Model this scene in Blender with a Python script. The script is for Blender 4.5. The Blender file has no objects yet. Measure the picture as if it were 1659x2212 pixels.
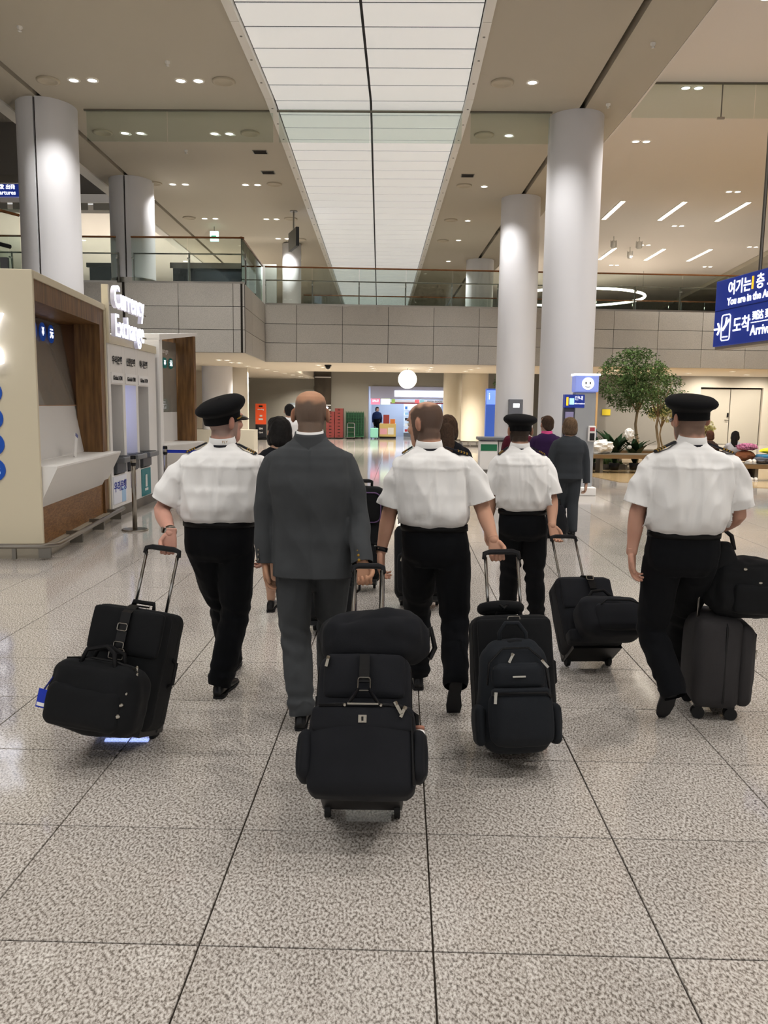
import bpy, bmesh, math, random
import numpy as np
from mathutils import Vector, Matrix, Euler, noise
random.seed(7)
SC = bpy.context.scene
COL = SC.collection
PI = math.pi

# ------------------------------------------------------------------ camera
def set_camera():
    yaw, pitch, roll, H, f = -.0205, -.1310, .013, 1.68, 1750.0
    cy, sy, cp, sp = math.cos(yaw), math.sin(yaw), math.cos(pitch), math.sin(pitch)
    fw = Vector((sy*cp, cy*cp, sp)); r = Vector((cy, -sy, 0)); u = r.cross(fw)
    r2 = r*math.cos(roll) + u*math.sin(roll); u2 = -r*math.sin(roll) + u*math.cos(roll)
    cam = bpy.data.cameras.new('camera'); o = bpy.data.objects.new('camera', cam); COL.objects.link(o)
    m = Matrix((r2, u2, -fw)).transposed().to_4x4(); m.translation = (0, 0, H)
    o.matrix_world = m
    cam.sensor_fit = 'VERTICAL'; cam.sensor_height = 36; cam.sensor_width = 27
    cam.lens = f/2212*36; cam.clip_start = .05; cam.clip_end = 300
    SC.camera = o
set_camera()

# ------------------------------------------------------------------ world, exposure
w = bpy.data.worlds.new('hall_light'); SC.world = w; w.use_nodes = True
bg = w.node_tree.nodes['Background']; bg.inputs[0].default_value = (1.0, .985, .965, 1); bg.inputs[1].default_value = .5
SC.view_settings.view_transform = 'Standard'; SC.view_settings.look = 'None'
SC.view_settings.exposure = 0.34; SC.view_settings.gamma = 1.0
SC.view_settings.use_curve_mapping = False
SC.cycles.max_bounces = 6; SC.cycles.diffuse_bounces = 3; SC.cycles.glossy_bounces = 3
SC.cycles.transparent_max_bounces = 12; SC.cycles.transmission_bounces = 4
SC.cycles.sample_clamp_indirect = 4.0
SC.cycles.use_denoising = True
SC.cycles.use_adaptive_sampling = True; SC.cycles.adaptive_threshold = .07; SC.cycles.adaptive_min_samples = 12
SC.cycles.time_limit = 1000
LAMP_W = 195.0            # power of one recessed downlight lamp

# ------------------------------------------------------------------ materials
MATS = {}
def srgb(c):
    if isinstance(c, str):
        c = c.lstrip('#'); c = [int(c[i:i+2], 16)/255 for i in (0, 2, 4)]
    return tuple((x/12.92 if x <= .04045 else ((x+.055)/1.055)**2.4) for x in c[:3]) + (1,)
def mat(name, color=None, rough=.5, metal=0, emit=None, estr=1, spec=.5, bump=None, coat=0, var=None, attr=None, alpha=1, trans=0, ior=1.45, sheen=0, mottle=None):
    """procedural principled material. bump=(scale,strength,distance), mottle=(scale, colour2, contrast), attr = colour attribute name"""
    if name in MATS: return MATS[name]
    m = bpy.data.materials.new(name); m.use_nodes = True; MATS[name] = m
    nt = m.node_tree; N = nt.nodes; L = nt.links; b = N['Principled BSDF']
    if color: b.inputs['Base Color'].default_value = srgb(color)
    b.inputs['Roughness'].default_value = rough; b.inputs['Metallic'].default_value = metal
    b.inputs['Specular IOR Level'].default_value = spec; b.inputs['Coat Weight'].default_value = coat
    b.inputs['Coat Roughness'].default_value = .08
    b.inputs['IOR'].default_value = ior; b.inputs['Transmission Weight'].default_value = trans
    b.inputs['Sheen Weight'].default_value = sheen
    if alpha < 1: b.inputs['Alpha'].default_value = alpha
    tc = N.new('ShaderNodeTexCoord')
    if emit:
        b.inputs['Emission Color'].default_value = srgb(emit); b.inputs['Emission Strength'].default_value = estr
        m.cycles.emission_sampling = 'AUTO'
    src = None
    if attr:
        a = N.new('ShaderNodeAttribute'); a.attribute_name = attr; src = a.outputs['Color']
    if mottle:
        nz = N.new('ShaderNodeTexNoise'); nz.inputs['Scale'].default_value = mottle[0]; nz.inputs['Detail'].default_value = 6
        L.new(tc.outputs['Object'], nz.inputs['Vector'])
        rp = N.new('ShaderNodeValToRGB'); c = mottle[2]
        rp.color_ramp.elements[0].position = .5-c; rp.color_ramp.elements[1].position = .5+c
        L.new(nz.outputs['Fac'], rp.inputs[0])
        mx = N.new('ShaderNodeMix'); mx.data_type = 'RGBA'
        L.new(rp.outputs[0], mx.inputs[0]); mx.inputs[6].default_value = srgb(color); mx.inputs[7].default_value = srgb(mottle[1])
        if src: L.new(src, mx.inputs[6])
        src = mx.outputs[2]
    if src: L.new(src, b.inputs['Base Color'])
    if bump:
        nz = N.new('ShaderNodeTexNoise'); nz.inputs['Scale'].default_value = bump[0]; nz.inputs['Detail'].default_value = 4
        L.new(tc.outputs['Object'], nz.inputs['Vector'])
        bp = N.new('ShaderNodeBump'); bp.inputs['Strength'].default_value = bump[1]; bp.inputs['Distance'].default_value = bump[2]
        L.new(nz.outputs['Fac'], bp.inputs['Height']); L.new(bp.outputs[0], b.inputs['Normal'])
    return m

def granite(name, cols, scale, rough, seed_by_object=False, scale2=None, spec=.5):
    m = bpy.data.materials.new(name); m.use_nodes = True; MATS[name] = m
    nt = m.node_tree; N = nt.nodes; L = nt.links; b = N['Principled BSDF']
    ge = N.new('ShaderNodeNewGeometry')
    mp = N.new('ShaderNodeMapping'); mp.inputs['Rotation'].default_value = (0, 0, .6); mp.inputs['Scale'].default_value = (1, .62, 1)
    L.new(ge.outputs['Position'], mp.inputs['Vector'])
    v = N.new('ShaderNodeTexNoise'); v.inputs['Scale'].default_value = scale; v.inputs['Detail'].default_value = 3; v.inputs['Roughness'].default_value = .6
    L.new(mp.outputs[0], v.inputs['Vector'])
    rp = N.new('ShaderNodeValToRGB'); cr = rp.color_ramp
    cr.elements[0].position = cols[0][0]; cr.elements[0].color = srgb(cols[0][1])
    cr.elements[1].position = cols[-1][0]; cr.elements[1].color = srgb(cols[-1][1])
    for p, c in cols[1:-1]:
        e = cr.elements.new(p); e.color = srgb(c)
    L.new(v.outputs['Fac'], rp.inputs[0])
    n2 = N.new('ShaderNodeTexNoise'); n2.inputs['Scale'].default_value = scale2 or 1.3; n2.inputs['Detail'].default_value = 2
    L.new(ge.outputs['Position'], n2.inputs['Vector'])
    oi = N.new('ShaderNodeObjectInfo')
    mth = N.new('ShaderNodeMath'); mth.operation = 'MULTIPLY_ADD'; mth.inputs[1].default_value = .10; mth.inputs[2].default_value = .90
    L.new(oi.outputs['Random'], mth.inputs[0])
    m2 = N.new('ShaderNodeMath'); m2.operation = 'MULTIPLY_ADD'; m2.inputs[1].default_value = .16
    L.new(n2.outputs['Fac'], m2.inputs[0]); L.new(mth.outputs[0], m2.inputs[2])
    mx = N.new('ShaderNodeMix'); mx.data_type = 'RGBA'; mx.blend_type = 'MULTIPLY'; mx.inputs[0].default_value = 1
    L.new(rp.outputs[0], mx.inputs[6]); L.new(m2.outputs[0], mx.inputs[7]); L.new(mx.outputs[2], b.inputs['Base Color'])
    b.inputs['Roughness'].default_value = rough; b.inputs['Specular IOR Level'].default_value = spec
    return m

def wood(name, c1, c2, axis_scale=(3, 40, 3), rough=.45, spec=.4):
    m = bpy.data.materials.new(name); m.use_nodes = True; MATS[name] = m
    nt = m.node_tree; N = nt.nodes; L = nt.links; b = N['Principled BSDF']
    tc = N.new('ShaderNodeTexCoord'); mp = N.new('ShaderNodeMapping'); mp.inputs['Scale'].default_value = axis_scale
    oi = N.new('ShaderNodeObjectInfo'); L.new(tc.outputs['Object'], mp.inputs['Vector'])
    ad = N.new('ShaderNodeVectorMath'); L.new(mp.outputs[0], ad.inputs[0]); L.new(oi.outputs['Random'], ad.inputs[1])
    sc = N.new('ShaderNodeVectorMath'); sc.operation = 'SCALE'; sc.inputs['Scale'].default_value = 40
    nz = N.new('ShaderNodeTexNoise'); nz.inputs['Scale'].default_value = 1; nz.inputs['Detail'].default_value = 5
    L.new(ad.outputs[0], nz.inputs['Vector'])
    rp = N.new('ShaderNodeValToRGB'); rp.color_ramp.elements[0].position = .35; rp.color_ramp.elements[1].position = .68
    rp.color_ramp.elements[0].color = srgb(c1); rp.color_ramp.elements[1].color = srgb(c2)
    L.new(nz.outputs['Fac'], rp.inputs[0]); L.new(rp.outputs[0], b.inputs['Base Color'])
    b.inputs['Roughness'].default_value = rough; b.inputs['Specular IOR Level'].default_value = spec
    return m

M_TILE = granite('floor_granite', [(.28, '#4b4640'), (.41, '#736c65'), (.49, '#9c958e'), (.59, '#b5afa9'), (.74, '#c8c3bd')], 112, .085, spec=.62)
M_GROUT = mat('grout', '#3a332c', .8)
M_FASCIA = granite('fascia_granite', [(.35, '#9d9890'), (.5, '#b0aba3'), (.66, '#bfbab1')], 90, .55)
M_CEIL = mat('ceiling_beige', '#b8af9e', .7)
M_CEIL2 = mat('ceiling_cream', '#e8dfd6', .7)
M_STRIP = mat('strip_panel', '#d2cec6', .55, emit='#ecebe8', estr=.36)  # faint emission added to lift the panels above the bounced light
M_TRIM = mat('white_trim', '#efebe3', .5)
M_COLUMN = mat('column_white', '#d8d7da', .35, spec=.4)
M_DARK = mat('dark_slot', '#211d18', .8)
M_SOFFIT = mat('soffit_cream', '#ddd3c0', .6)
M_WALLDK = mat('wall_olive_grey', '#98948a', .35)
M_WALLWARM = mat('wall_warm_white', '#cfc6b6', .5)
M_STEEL = mat('brushed_steel', '#a9a49c', .28, 1)
M_STEELD = mat('dull_steel', '#8a867f', .4, 1)
M_CHROME = mat('chrome', '#d6d6d6', .12, 1)
M_BRONZE = mat('bronze_rail', '#8a5a35', .25, .6)
M_GLASS = mat('clear_glass', '#dfeee8', .02, trans=1, ior=1.1, spec=.5)
M_LAMP = mat('lamp_lens', '#ffffff', .5, emit='#fff8ee', estr=6)
M_LINE = mat('line_lamp', '#ffffff', .5, emit='#fff3df', estr=5)
M_LAMP.cycles.emission_sampling = 'NONE'
M_WOOD = wood('booth_wood', '#5f4226', '#846038', (3, 3, 30) if False else (22, 22, 2.2))
M_WOODH = wood('booth_wood_flat', '#6b4829', '#8f683e', (14, 2.2, 60))
M_CREAM = mat('booth_cream', '#dbd0b6', .4, spec=.4)
M_WHITE = mat('white_laminate', '#ece9e6', .35)
M_GREYP = mat('grey_plastic', '#6b6d70', .4)
M_LED = mat('led_letter', '#ffffff', .5, emit='#e6eaff', estr=1.7)
M_LEDSIDE = mat('letter_side', '#f2f0fa', .4, emit='#a8b0e0', estr=.12)
M_BLUE = mat('sign_blue', '#1d2f80', .35, emit='#1d3490', estr=.35)
M_BLUECIRC = mat('symbol_blue', '#14489a', .4, emit='#0b3a90', estr=.25)
M_SIGNWHITE = mat('sign_white', '#ffffff', .5, emit='#f4f6ff', estr=1.1)
M_SIGNYEL = mat('sign_yellow', '#f0b428', .5, emit='#f0b428', estr=.9)
M_BLACKPLASTIC = mat('black_plastic', '#121214', .35)
M_BLACKTEXT = mat('dark_print', '#15171d', .6)

def glass_material():
    m = bpy.data.materials.new('balustrade_glass'); m.use_nodes = True
    nt = m.node_tree; N = nt.nodes; L = nt.links
    for n in list(N):
        if n.type != 'OUTPUT_MATERIAL': N.remove(n)
    out = [n for n in N if n.type == 'OUTPUT_MATERIAL'][0]
    tr = N.new('ShaderNodeBsdfTransparent'); tr.inputs[0].default_value = (.88, .92, .9, 1)
    gl = N.new('ShaderNodeBsdfGlossy'); gl.inputs['Roughness'].default_value = .02; gl.inputs[0].default_value = (.9, 1, .95, 1)
    fr = N.new('ShaderNodeFresnel'); fr.inputs[0].default_value = 1.35
    mx = N.new('ShaderNodeMixShader'); L.new(fr.outputs[0], mx.inputs[0]); L.new(tr.outputs[0], mx.inputs[1]); L.new(gl.outputs[0], mx.inputs[2])
    L.new(mx.outputs[0], out.inputs[0])
    return m
M_GLASS = glass_material()

# ------------------------------------------------------------------ mesh helpers
class MB:
    def __init__(s): s.v = []; s.f = []
    def add(s, vs, fs):
        o = len(s.v); s.v += [tuple(x) for x in vs]; s.f += [tuple(i+o for i in f) for f in fs]; return s
    def box(s, x0, x1, y0, y1, z0, z1, M=None):
        vs = [Vector((x, y, z)) for z in (z0, z1) for y in (y0, y1) for x in (x0, x1)]
        if M is not None: vs = [M @ v for v in vs]
        return s.add(vs, [(0, 2, 3, 1), (4, 5, 7, 6), (0, 1, 5, 4), (2, 6, 7, 3), (0, 4, 6, 2), (1, 3, 7, 5)])
    def rings(s, rings, close=True, caps=True):
        n = len(rings[0]); vs = [p for r in rings for p in r]; fs = []
        for i in range(len(rings)-1):
            for j in range(n if close else n-1):
                k = (j+1) % n
                fs.append((i*n+j, i*n+k, (i+1)*n+k, (i+1)*n+j))
        if caps:
            fs.append(tuple(range(n-1, -1, -1))); fs.append(tuple((len(rings)-1)*n+j for j in range(n)))
        return s.add(vs, fs)
    def lathe(s, prof, n=24, M=None, sx=1, sy=1, caps=True):
        rs = []
        for r, z in prof:
            ring = [Vector((r*sx*math.cos(2*PI*i/n), r*sy*math.sin(2*PI*i/n), z)) for i in range(n)]
            if M is not None: ring = [M @ p for p in ring]
            rs.append(ring)
        return s.rings(rs, caps=caps)
    def tube(s, pts, r, n=8, closed=False, caps=True):
        pts = [Vector(p) for p in pts]; m = len(pts)
        rr = r if isinstance(r, (list, tuple)) else [r]*m
        t0 = (pts[1]-pts[0]).normalized()
        up = Vector((0, 0, 1)) if abs(t0.z) < .9 else Vector((0, 1, 0))
        a = t0.cross(up).normalized(); rs = []
        for i, p in enumerate(pts):
            if closed: t = (pts[(i+1) % m]-pts[i-1]).normalized()
            else: t = (pts[min(i+1, m-1)]-pts[max(i-1, 0)])
            t = t.normalized() if t.length > 1e-9 else t0
            a = (a - t*a.dot(t)); a = a.normalized() if a.length > 1e-6 else t.orthogonal().normalized()
            b = t.cross(a)
            rs.append([p+(a*math.cos(2*PI*j/n)+b*math.sin(2*PI*j/n))*rr[i] for j in range(n)])
        if closed: rs.append(rs[0]); return s.rings(rs, caps=False)
        return s.rings(rs, caps=caps)
    def prism(s, poly, d0, d1, M=None):
        """poly 2-D (x,z) outline extruded along y from d0 to d1"""
        n = len(poly); vs = [Vector((p[0], d, p[1])) for d in (d0, d1) for p in poly]
        if M is not None: vs = [M @ v for v in vs]
        fs = [tuple(range(n)), tuple(range(2*n-1, n-1, -1))]
        for i in range(n):
            k = (i+1) % n; fs.append((i, n+i, n+k, k))
        return s.add(vs, fs)
    def slab(s, poly, z0, z1):
        n = len(poly); vs = [(p[0], p[1], z) for z in (z0, z1) for p in poly]
        fs = [tuple(range(n-1, -1, -1)), tuple(range(n, 2*n))]
        for i in range(n):
            k = (i+1) % n; fs.append((i, k, n+k, n+i))
        return s.add(vs, fs)
    def ball(s, c, r, n=16, m=10, M=None):
        rx, ry, rz = r if isinstance(r, (list, tuple)) else (r, r, r)
        rs = []
        for i in range(m+1):
            a = -PI/2+PI*i/m; q = max(math.cos(a), 1e-4)
            ring = [Vector((rx*q*math.cos(2*PI*j/n), ry*q*math.sin(2*PI*j/n), rz*math.sin(a))) for j in range(n)]
            if M is not None: ring = [M @ p for p in ring]
            rs.append([p+Vector(c) for p in ring])
        return s.rings(rs)
    def mesh(s, name, m=None, smooth=False):
        me = bpy.data.meshes.new(name); me.from_pydata([tuple(v) for v in s.v], [], s.f); me.validate(); me.update()
        if m: me.materials.append(m)
        bm = bmesh.new(); bm.from_mesh(me); bmesh.ops.recalc_face_normals(bm, faces=bm.faces); bm.to_mesh(me); bm.free()
        if smooth:
            for p in me.polygons: p.use_smooth = True
        return me
    def build(s, name, m=None, parent=None, smooth=False, loc=None, rot=None):
        return link(name, s.mesh(name, m, smooth), parent, loc, rot)

def link(name, me, parent=None, loc=None, rot=None):
    o = bpy.data.objects.new(name, me); COL.objects.link(o)
    if parent: o.parent = parent
    if loc is not None: o.location = loc
    if rot is not None: o.rotation_euler = rot
    return o
def tag(o, label=None, cat=None, group=None, kind=None):
    if label: o['label'] = label
    if cat: o['category'] = cat
    if group: o['group'] = group
    if kind: o['kind'] = kind
    return o
def thing(name, label, cat, loc=(0, 0, 0), rz=0, group=None, M=None):
    o = bpy.data.objects.new(name, None); COL.objects.link(o); o.empty_display_size = .1
    if M is not None: o.matrix_world = M
    else: o.location = loc; o.rotation_euler = (0, 0, rz)
    return tag(o, label, cat, group)
def structure(name, mb, m, label, parent=None, smooth=False):
    o = mb.build(name, m, parent, smooth); return tag(o, label, 'structure', kind='structure')
def bevel(o, w=.01, seg=2):
    b = o.modifiers.new('bevel', 'BEVEL'); b.width = w; b.segments = seg; b.limit_method = 'ANGLE'; b.angle_limit = .6
    return o
def smooth_by_angle(me, ang=35):
    for p in me.polygons: p.use_smooth = True
    try: me.set_sharp_from_angle(angle=math.radians(ang))
    except Exception: pass
TMP = bpy.data.scenes.new('workshop')           # scratch scene: evaluates one helper object at a time, removed at the end
def evaluated_mesh(o):
    TMP.collection.objects.link(o); vl = TMP.view_layers[0]; vl.update(); dg = vl.depsgraph
    me = bpy.data.meshes.new_from_object(o.evaluated_get(dg), depsgraph=dg); bpy.data.objects.remove(o); return me
def text_mesh(body, size, m, depth=.004, align='CENTER', name='lettering', bold=0.0):
    cu = bpy.data.curves.new('t', 'FONT'); cu.body = body; cu.size = size; cu.extrude = depth; cu.align_x = align; cu.align_y = 'CENTER'
    cu.offset = bold; cu.resolution_u = 3
    o = bpy.data.objects.new('t', cu); me = evaluated_mesh(o); bpy.data.curves.remove(cu)
    me.name = name; me.materials.clear()
    if m: me.materials.append(m)
    return me
def text(body, size, m, parent, M, depth=.004, align='CENTER', name='lettering', bold=0.0, xs=1.0):
    """M: matrix whose x axis = reading direction, y = up, z = outward"""
    o = link(name, text_mesh(body, size, m, depth, align, name, bold), parent)
    o.matrix_parent_inverse = Matrix()
    o.matrix_local = M @ Matrix.Diagonal((xs, 1, 1, 1))
    return o
def face_frame(origin, right, up):
    r = Vector(right).normalized(); u = Vector(up).normalized(); n = r.cross(u)
    m = Matrix((r, u, n)).transposed().to_4x4(); m.translation = origin; return m
# ================================================================== LARGE STRUCTURE
def drift(y): return -.028*max(0, y-17)
ZC = 7.6
TX, TY, TX0, TY0 = .732, .6975, .123, 2.32
# ---- floor
fl = structure('floor', MB().box(-24, 26, -9, 62, -.2, -.008), M_GROUT, 'polished speckled granite floor with dark narrow tile joints')
def tile_mesh():
    g = .003; hx, hy = TX/2-g, TY/2-g
    mb = MB(); b = .0015
    mb.rings([[Vector((-hx, -hy, -.012)), Vector((hx, -hy, -.012)), Vector((hx, hy, -.012)), Vector((-hx, hy, -.012))],
              [Vector((-hx, -hy, -b)), Vector((hx, -hy, -b)), Vector((hx, hy, -b)), Vector((-hx, hy, -b))],
              [Vector((-hx+b, -hy+b, 0)), Vector((hx-b, -hy+b, 0)), Vector((hx-b, hy-b, 0)), Vector((-hx+b, hy-b, 0))]])
    return mb
WOODZ = [(5.0, 18.6), (9.5, 17.2), (22, 17.2), (22, 30), (4.6, 30), (4.3, 22)]
tm = tile_mesh().mesh('floor_tile', M_TILE); cells = []
for j in range(-16, 85):
    for i in range(-33, 36):
        x, y = TX0+(i+.5)*TX, TY0+(j+.5)*TY
        if y < -8.5 or y > 61: continue
        inview = y > 1.6 and abs(x-.02*y) < .52*y+.5
        cells.append((0 if inview else 1, math.hypot(x, y), x, y))
cells.sort()
for k, (_, d, x, y) in enumerate(cells[:300]): link('floor_tile', tm, fl, (x, y, 0))
far = MB()
for _, d, x, y in cells[300:]:
    hx, hy = TX/2-.003, TY/2-.003
    far.rings([[(x-hx, y-hy, -.012), (x+hx, y-hy, -.012), (x+hx, y+hy, -.012), (x-hx, y+hy, -.012)], [(x-hx, y-hy, 0), (x+hx, y-hy, 0), (x+hx, y+hy, 0), (x-hx, y+hy, 0)]])
tag(far.build('floor_tiles', M_TILE, fl), kind='stuff')
# timber floor around the planted bench island
M_PLANK = wood('plank_floor', '#a58a60', '#bfa47a', (.6, 9, 1), .16, .5)
structure('floor_timber', MB().slab(WOODZ, -.005, .012), M_PLANK, 'honey coloured timber floor strip under the benches')

# ---- ceilings (four beige strips parted by column slots and the white panel strip)
def strip_poly(x0, x1, ys=(-9, 17, 30, 62)):
    return [(x0+drift(y), y) for y in ys] + [(x1+drift(y), y) for y in reversed(ys)]
def cstrip(mb, x0, x1, z0, z1, ys=(-9, 17, 30, 62)):
    for a, b in zip(ys[:-1], ys[1:]): mb.slab([(x0+drift(a), a), (x1+drift(a), a), (x1+drift(b), b), (x0+drift(b), b)], z0, z1)
    return mb
ce = structure('ceiling', cstrip(MB(), -7.16, -2.74, ZC, ZC+.3), M_CEIL, 'beige plaster ceiling beside the white panel strip')
for a, b in ((-8.05, -7.27), (1.27, 3.44), (3.56, 4.5)):
    cstrip(MB(), a, b, ZC, ZC+.3).build('ceiling_band', M_CEIL, ce)
cstrip(MB(), -7.4, -7.0, ZC+.2, ZC+.28).build('ceiling_slot', M_DARK, ce)
cstrip(MB(), 3.3, 3.7, ZC+.2, ZC+.28).build('ceiling_slot', M_DARK, ce)
cstrip(MB(), 4.5, 4.54, ZC-.015, ZC+.62).build('ceiling_edge', M_CEIL2, ce)
cstrip(MB(), -8.13, -8.05, ZC-.04, ZC+1.0).build('ceiling_edge', M_TRIM, ce)
cstrip(MB(), -8.35, -8.13, ZC-.04, ZC+.02).build('ceiling_edge', M_TRIM, ce)
# white panel strip: panels in two rows, white side trims with screws, dark centre seam
st = structure('ceiling_panel_strip', cstrip(MB(), -2.8, 1.3, ZC+.06, ZC+.12), M_DARK, 'long strip of white ceiling panels with a dark centre seam')
PS = .79
for i in range(-12, 75):
    y0, y1 = .35+i*PS, .35+(i+1)*PS-.05
    for x0, x1 in ((-2.6, -.735), (-.69, 1.13)):
        d0, d1 = drift(y0), drift(y1)
        MB().slab([(x0+d0, y0), (x1+d0, y0), (x1+d1, y1), (x0+d1, y1)], ZC+.03, ZC+.042).build('panel', M_STRIP, st)
for x0, x1 in ((-2.76, -2.62), (1.15, 1.29)):
    for k in range(21):
        y0, y1 = -9+k*3.2, -9+(k+1)*3.2-.012
        o = MB().slab([(x0+drift(y0), y0), (x1+drift(y0), y0), (x1+drift(y1), y1), (x0+drift(y1), y1)], ZC-.05, ZC+.07).build('edge_trim', M_TRIM, st)
        for yy in (y0+.5, y0+1.4, y0+2.4):
            MB().lathe([(.022, ZC-.056), (.022, ZC-.05)], 8, Matrix.Translation(((x0+x1)/2+drift(yy), yy, 0))).build('screw', M_STEELD, o)
# high cream ceiling on the seating side
structure('ceiling_seating', MB().box(4.0, 30, -9, 62, 8.2, 8.4), M_CEIL2, 'higher cream ceiling over the seating area')
structure('ceiling_far_corner', MB().slab([(14.6, 31), (30, 29), (30, 62), (17.2, 62)], 8.0, 8.19), M_CEIL, 'darker beige ceiling wedge in the far corner')
# left-hand void: upper bulkhead and white concourse ceiling beyond
structure('wall_bulkhead', MB().box(-24, -8.4, 31, 31.4, 9.25, 12), mat('bulkhead_grey', '#6c6760', .7), 'dark grey bulkhead above the upper concourse')
bh = structure('trim_bulkhead', MB().box(-24, -8.4, 30.86, 30.99, 8.95, 9.25), M_WHITE, 'white band under the grey bulkhead')
for k in range(5): MB().box(-23.5+k*3, -20.7+k*3, 30.84, 30.86, 8.68, 8.93).build('vent_grille', mat('grille', '#8a867d', .6), bh)
structure('ceiling_concourse', MB().box(-24, -8.4, 31, 52, 8.6, 8.9), mat('concourse_white', '#e2ddd6', .6), 'white ceiling of the upper concourse')
structure('wall_concourse', MB().box(-24, -8.4, 52, 52.3, 4.8, 8.6), mat('concourse_wall', '#5a5b5a', .4), 'grey glazed far wall of the upper concourse')
structure('ceiling_void', MB().box(-24, -8.35, -9, 31, 11.8, 12), mat('void_grey', '#8b857b', .7), 'grey ceiling high above the escalator void')

# ---- round columns
def column(x, y, r, z0, z1, label, n=48):
    t = thing('column', label, 'column', (x, y, z0), 0, 'tall white columns')
    o = MB().lathe([(r, .12 if z0 < 1 else 0), (r, z1-z0)], n).build('shaft', M_COLUMN, t, True); smooth_by_angle(o.data)
    o = MB().lathe([(r+.012, 0), (r+.012, .18)], n).build('base_ring', M_STEEL, t, True); smooth_by_angle(o.data)
    return t
column(3.50, 17.7, .56, 0, ZC, 'tall round column beside the information kiosk, widest on the seating side')
column(3.32, 24.3, .56, 0, ZC, 'tall round column behind the far capped pilot, with a grey sign box on it')
column(3.10, 34.3, .56, 4.82, ZC, 'round column rising behind the glass balustrade of the bridge')
def split_column(x, y, z0, label):
    """two half shells with a dark joint between them"""
    t = thing('column', label, 'column', (x, y, z0), 0, 'tall white columns')
    for s in (-1, 1):
        pts = []
        for i in range(25):
            a = -PI/2+PI*i/24
            pts.append((s*(.022+.56*math.cos(a)), .62*math.sin(a)))
        if s < 0: pts = pts[::-1]
        o = MB().slab([(px, py) for px, py in pts], .16 if z0 > 1 else 0, ZC-z0).build('half_shaft', M_COLUMN, t); smooth_by_angle(o.data)
    MB().box(-.03, .03, -.55, .55, 0, ZC-z0).build('joint', M_DARK, t)
    o = MB().lathe([(.6, 0), (.6, .17)], 40, sx=1, sy=1.08).build('base_ring', M_STEEL, t, True); smooth_by_angle(o.data)
split_column(-7.32, 17.25, 0, 'tall split white column rising behind the currency booth')
split_column(-7.42, 22.75, 4.82, 'split white column standing on the balcony with a steel base ring')

# ---- upper floor: balcony (left) and bridge, fascia of granite panels
ZB, ZT = 3.02, 4.82
BL0, BL1, BR = (-24, 21.9), (-4.22, 21.9), (12.5, 27.3)      # balcony front, corner, bridge end
BC = (-4.42, 26.35)
deck = MB()
deck.slab([(-24, 22.05), (-4.3, 22.05), (-4.5, 26.5), (26, 28.3), (26, 33.5), (-4.5, 33.5), (-4.5, 62), (-24, 62)], ZB+.35, ZT-.03)
deck.slab([(-4.6, 33.3), (26, 33.3), (26, 62), (-4.6, 62)], 3.75, ZT-.03)
structure('floor_upper', deck, mat('upper_floor', '#a8a197', .2), 'upper storey slab forming balcony and bridge')
so = MB()
so.slab([(-24, 22.0), (-4.25, 22.0), (-4.45, 26.45), (26, 28.25), (26, 33.6), (-4.45, 33.6), (-4.45, 44), (-24, 44)], ZB, ZB+.34)
structure('ceiling_soffit', so, M_SOFFIT, 'cream lit soffit under the bridge and balcony')
fw = tag(thing('wall_fascia', 'grey granite panel fascia of balcony and bridge', 'structure'), kind='structure')
def fascia(p0, p1, w0, first=None):
    p0, p1 = Vector(p0+(0,)), Vector(p1+(0,)); L = (p1-p0).length; d = (p1-p0)/L; nrm = Vector((d.y, -d.x, 0))
    cuts = [0]; x = first if first else w0
    while x < L-.3: cuts.append(x); x += w0
    cuts.append(L)
    dz = (ZT-ZB)/3
    for a, b in zip(cuts[:-1], cuts[1:]):
        for k in range(3):
            q = .007
            M = Matrix((d, -nrm, Vector((0, 0, 1)))).transposed().to_4x4(); M.translation = p0
            MB().box(a+q, b-q, 0, .05, ZB+k*dz+q, ZB+(k+1)*dz-q, M).build('granite_panel', M_FASCIA, fw)
    M = Matrix((d, -nrm, Vector((0, 0, 1)))).transposed().to_4x4(); M.translation = p0
    MB().box(0, L, .045, .1, ZB+.005, ZT-.005, M).build('backing', M_DARK, fw)
fascia((-16.2, 21.9), BL1, 1.46)
fascia(BL1, BC, 1.5)
fascia(BC, (24, 28.18), 1.47, 1.0)
MB().box(-7.46, -7.40, 21.87, 21.9, ZB, ZT).build('expansion_joint', M_DARK, fw)

def balustrade(p0, p1, label, w=1.46, rail_z=1.17, rail=M_BRONZE, inner=True):
    p0, p1 = Vector(p0+(ZT,)), Vector(p1+(ZT,)); L = (p1-p0).length; d = (p1-p0)/L; nrm = Vector((d.y, -d.x, 0))
    t = thing('glass_balustrade', label, 'balustrade')
    M = Matrix((d, -nrm, Vector((0, 0, 1)))).transposed().to_4x4(); M.translation = p0; t.matrix_world = M
    n = max(1, round(L/w)); s = L/n
    for k in range(n):
        MB().box(k*s+.008, (k+1)*s-.008, .06, .075, -.05, rail_z-.02).build('glass_pane', M_GLASS, t)
    bevel(MB().box(0, L, .035, .1, rail_z-.02, rail_z+.025).build('handrail', rail, t), .01)
    MB().box(0, L, .05, .09, -.01, .05).build('shoe_rail', M_STEEL, t)
    if inner:
        MB().tube([(0, .22, .78), (L, .22, .78)], .02, 10).build('inner_rail', M_STEEL, t, True)
        for k in range(n+1):
            MB().box(max(k*s-.02, 0), k*s+.02, .2, .24, 0, .8).build('post', M_STEELD, t)
            MB().box(max(k*s-.02, 0), k*s+.02, .07, .21, .62, .66).build('bracket', M_STEEL, t)
    return t
balustrade((-16.2, 21.9), (-7.62, 21.9), 'glass balustrade with bronze handrail on the balcony, beside the split column')
balustrade((-7.22, 21.9), (-4.22, 21.9), 'short glass balustrade with bronze handrail at the balcony corner')
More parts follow.
